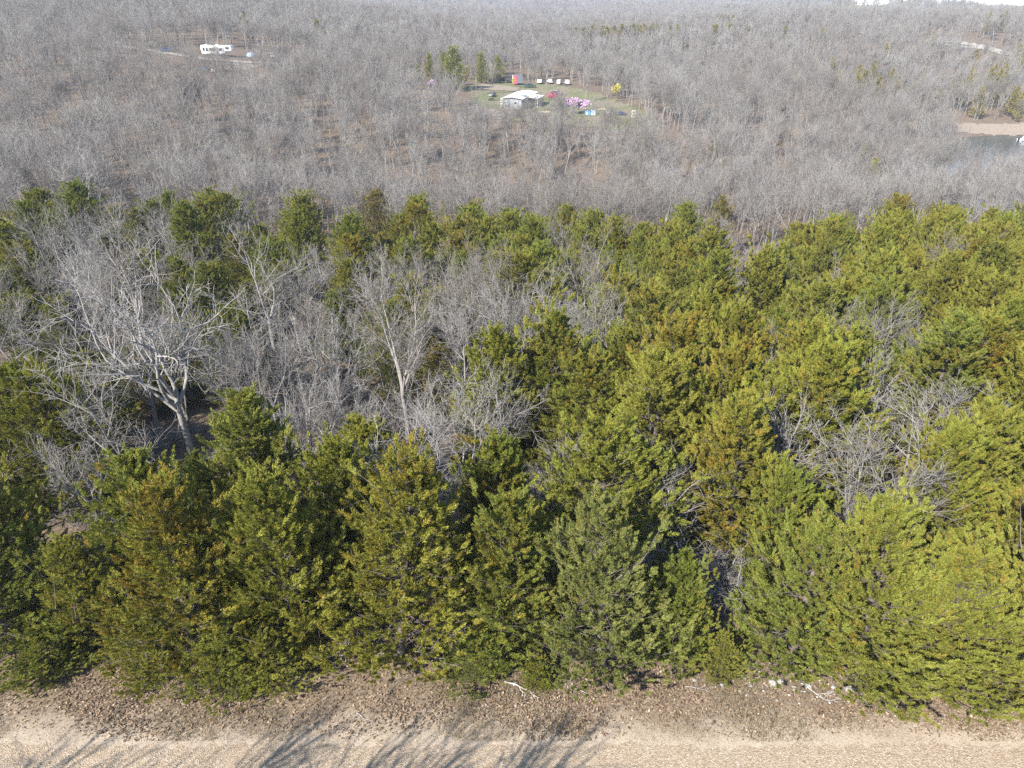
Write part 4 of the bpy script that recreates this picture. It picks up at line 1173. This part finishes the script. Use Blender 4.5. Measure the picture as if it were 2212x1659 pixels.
# dry weeds
n = 75000
x = gl.uniform(-30, 30, n); y = 17.0 + 3.4 * gl.uniform(0, 1, n) ** 1.1
k = (gl.uniform(0, 1, n) < sstep(-.1, .9, np.sin(x * .6 + 2) + .7 * np.sin(x * 1.7 + y * 1.3) + .5 * np.sin(y * 3.3)) * .95 + .05); x, y = x[k], y[k]; n = len(x)
p = np.stack([x, y, hgt(x, y) + .0], 1); az = gl.uniform(0, 6.28, n); ln = gl.uniform(.06, .22, (n, 1))
d = np.stack([np.cos(az) * gl.uniform(.4, 1.6, n), np.sin(az) * gl.uniform(.4, 1.6, n), np.ones(n)], 1); d /= np.linalg.norm(d, axis=1, keepdims=True)
sd_ = np.stack([-np.sin(az), np.cos(az), 0 * az], 1) * .007
V = np.stack([p - sd_, p + sd_, p + d * ln + sd_ * .3, p + d * ln - sd_ * .3], 1).reshape(-1, 3)
o = link(bpy.data.objects.new('dry_weeds', np_mesh('dry_weeds', V, [np.arange(n * 4).reshape(-1, 4)], mat_var('dry_weeds', [(0, (.06, .05, .03)), (.5, (.16, .125, .075)), (1, (.30, .25, .16))]), attrs={'shade': np.repeat(gl.uniform(0, 1, n), 4)})))
tag(o, 'thin dry weeds along the road edge', kind='stuff')
# loose gravel: small angular stones
def stones(n, xs, ys, s0, s1, pw=1.0):
    x = gl.uniform(*xs, n); y = ys[0] + (ys[1] - ys[0]) * gl.uniform(0, 1, n) ** pw
    s_ = s0 * (s1 / s0) ** (gl.uniform(0, 1, n) ** 2.2)
    o6 = np.array([[1, 0, 0], [0, 1, 0], [-1, 0, 0], [0, -1, 0], [0, 0, .7], [0, 0, -.7]], float)
    V = o6[None] * gl.uniform(.6, 1.25, (n, 6, 1)) * s_[:, None, None]
    az = gl.uniform(0, 6.28, n); c, q = np.cos(az)[:, None], np.sin(az)[:, None]
    V = np.stack([V[..., 0] * c - V[..., 1] * q, V[..., 0] * q + V[..., 1] * c, V[..., 2]], 2)
    V += np.stack([x, y, hgt(x, y) + .014 + s_ * .35], 1)[:, None, :]
    F = np.array([[0, 1, 4], [1, 2, 4], [2, 3, 4], [3, 0, 4], [1, 0, 5], [2, 1, 5], [3, 2, 5], [0, 3, 5]])
    return V.reshape(-1, 3), ((np.arange(n) * 6)[:, None, None] + F[None]).reshape(-1, 3), np.repeat(gl.uniform(0, 1, n), 6)
V, F, sh = stones(20000, (-26, 26), (13.5, 17.9), .008, .030, .8)
o = link(bpy.data.objects.new('loose_gravel', np_mesh('loose_gravel', V, [F], mat_var('gravel_stone', [(0, (.17, .125, .085)), (.5, (.32, .25, .18)), (1, (.46, .39, .31))]), attrs={'shade': sh})))
tag(o, 'loose tan gravel stones on the road surface', kind='stuff')
V, F, sh = stones(1500, (9, 26), (18.6, 20.9), .015, .075)
o = link(bpy.data.objects.new('limestone_chips', np_mesh('limestone_chips', V, [F], mat_var('limestone', [(0, (.20, .19, .17)), (1, (.40, .385, .36))]), attrs={'shade': sh})))
tag(o, 'broken white limestone chips along the bank on the right', kind='stuff')
# larger rocks
M['stone'] = P_('pale_limestone', (.31, .295, .27), .9, grime=.25, scale=6)
def rock(x, y, s_, label, group=None):
    bm_ = MB(); g = random.Random(int(x * 100 + y * 37)); rings = []
    for h_, k in ((-.3, .7), (0.05, 1.0), (.35, .85), (.6, .35)):
        rings.append([(s_ * k * math.cos(a) * g.uniform(.75, 1.25), s_ * k * .75 * math.sin(a) * g.uniform(.75, 1.25), s_ * h_ * g.uniform(.8, 1.2)) for a in np.linspace(0, 6.283, 9)[:-1]])
    o = bm_.loft(rings).build('limestone_rock', M['stone']); o.location = (x, y, gz(x, y) - s_ * .12); o.rotation_euler = (0, 0, g.uniform(0, 6))
    tag(o, label, 'rock', group)
for px, py, s_ in ((1670, 1476, .22), (1685, 1472, .16), (1610, 1462, .15), (1745, 1483, .20), (1790, 1498, .14), (1835, 1488, .24), (1855, 1480, .17), (1905, 1492, .15), (1800, 1485, .16), (1560, 1480, .12), (1500, 1470, .12), (1620, 1480, .13), (2180, 1492, .15), (1718, 1492, .12), (1880, 1497, .12)):
    x, y, z = ground_at(px, py); rock(x, y, s_, 'pale limestone rock in the stony bank edge on the right', 'limestone rocks of the bank edge')
x, y, z = ground_at(635, 1468); rock(x, y, .17, 'grey rock under the low cedar boughs by the road on the left')
x, y, z = ground_at(1112, 1478); rock(x, y, .15, 'grey rock on the leafy bank near the middle of the verge')
# sticks
M['stick'] = mat_bark('weathered_stick', (.40, .37, .34))
def stick(px, py, L, az, label, r=.018, seed=0, forks=2):
    x, y, z = ground_at(px, py); g = np.random.default_rng(seed + int(px)); A, B, ra, rb = [], [], [], []
    def run(p, a, L, r, f):
        n = 6
        for k in range(n):
            a += g.normal(0, .14); q = p + np.array([math.cos(a), math.sin(a), 0]) * L / n
            q[2] = gz(q[0], q[1]) + .03 + r + abs(g.normal(0, .02)) + (.02 * k if f < forks else 0)
            A.append(p); B.append(q); ra.append(r * (1 - k / 7.5)); rb.append(r * (1 - (k + 1) / 7.5)); p = q
            if f > 0 and k in (2, 4): run(p, a + g.choice([-1, 1]) * g.uniform(.4, .8), L * .45, r * .6, f - 1)
    run(np.array([x, y, z + .03 + r]), R(az), L, r, forks)
    V, F = tubes(np.array(A), np.array(B), np.array(ra), np.array(rb), 5)
    o = link(bpy.data.objects.new('fallen_branch', np_mesh('fallen_branch', V, [F], M['stick'], True))); o_ = tag(o, label, 'fallen branch')
for k, a in enumerate(((860, 1395, 1.6, 80, 'forked pale branch propped under the broad rusty tipped cedar', .03), (895, 1408, 1.7, -20, 'long thin branch lying right of the forked propped one', .025), (880, 1400, 1.2, 200, 'short dark branch lying left of the forked propped one', .025),
                       (1090, 1475, 1.3, -35, 'weathered white branch on the leafy bank left of the middle rock', .035), (840, 1500, 1.0, 70, 'thin broken branch standing out of the leaves below the propped sticks', .016), (600, 1555, 1.2, 0, 'pale curved stick on the road edge at the left', .012),
                       (770, 1540, .9, -35, 'thin dark stick near the road edge left of the middle', .012), (1730, 1478, 1.3, -50, 'straight weathered branch pointing down the stony bank', .03), (1830, 1505, .8, -30, 'short pale stick in the weeds below the stony bank', .018),
                       (1480, 1485, .9, 0, 'small bleached stick below the slender cedar', .016), (1940, 1530, .6, 100, 'thin pale stick at the road edge on the right', .014), (290, 1490, .8, 40, 'short grey stick in the deep leaves on the left', .014),
                       (1870, 1480, 1.1, 15, 'bleached branch lying along the white rocks', .02), (1270, 1500, 1.0, 150, 'slim grey stick in the leaves below the pale pointed cedar', .014))): stick(*a, seed=k)

# ------------------------------------------------------------------ haze
hz = NT('haze_air')
hz.n.remove(hz.b)
pv = hz.new('ShaderNodeVolumePrincipled')
pv.inputs['Color'].default_value = (0.80, 0.88, 1.0, 1)
pv.inputs['Density'].default_value = 0.00019
pv.inputs['Anisotropy'].default_value = 0.0
hz.l(pv.outputs[0], hz.n['Material Output'].inputs['Volume'])
o = MB().box(-6800, 6800, -500, 6600, -40, 130).build('haze', hz.m)
tag(o, 'thin pale blue air haze over the whole valley', kind='stuff')
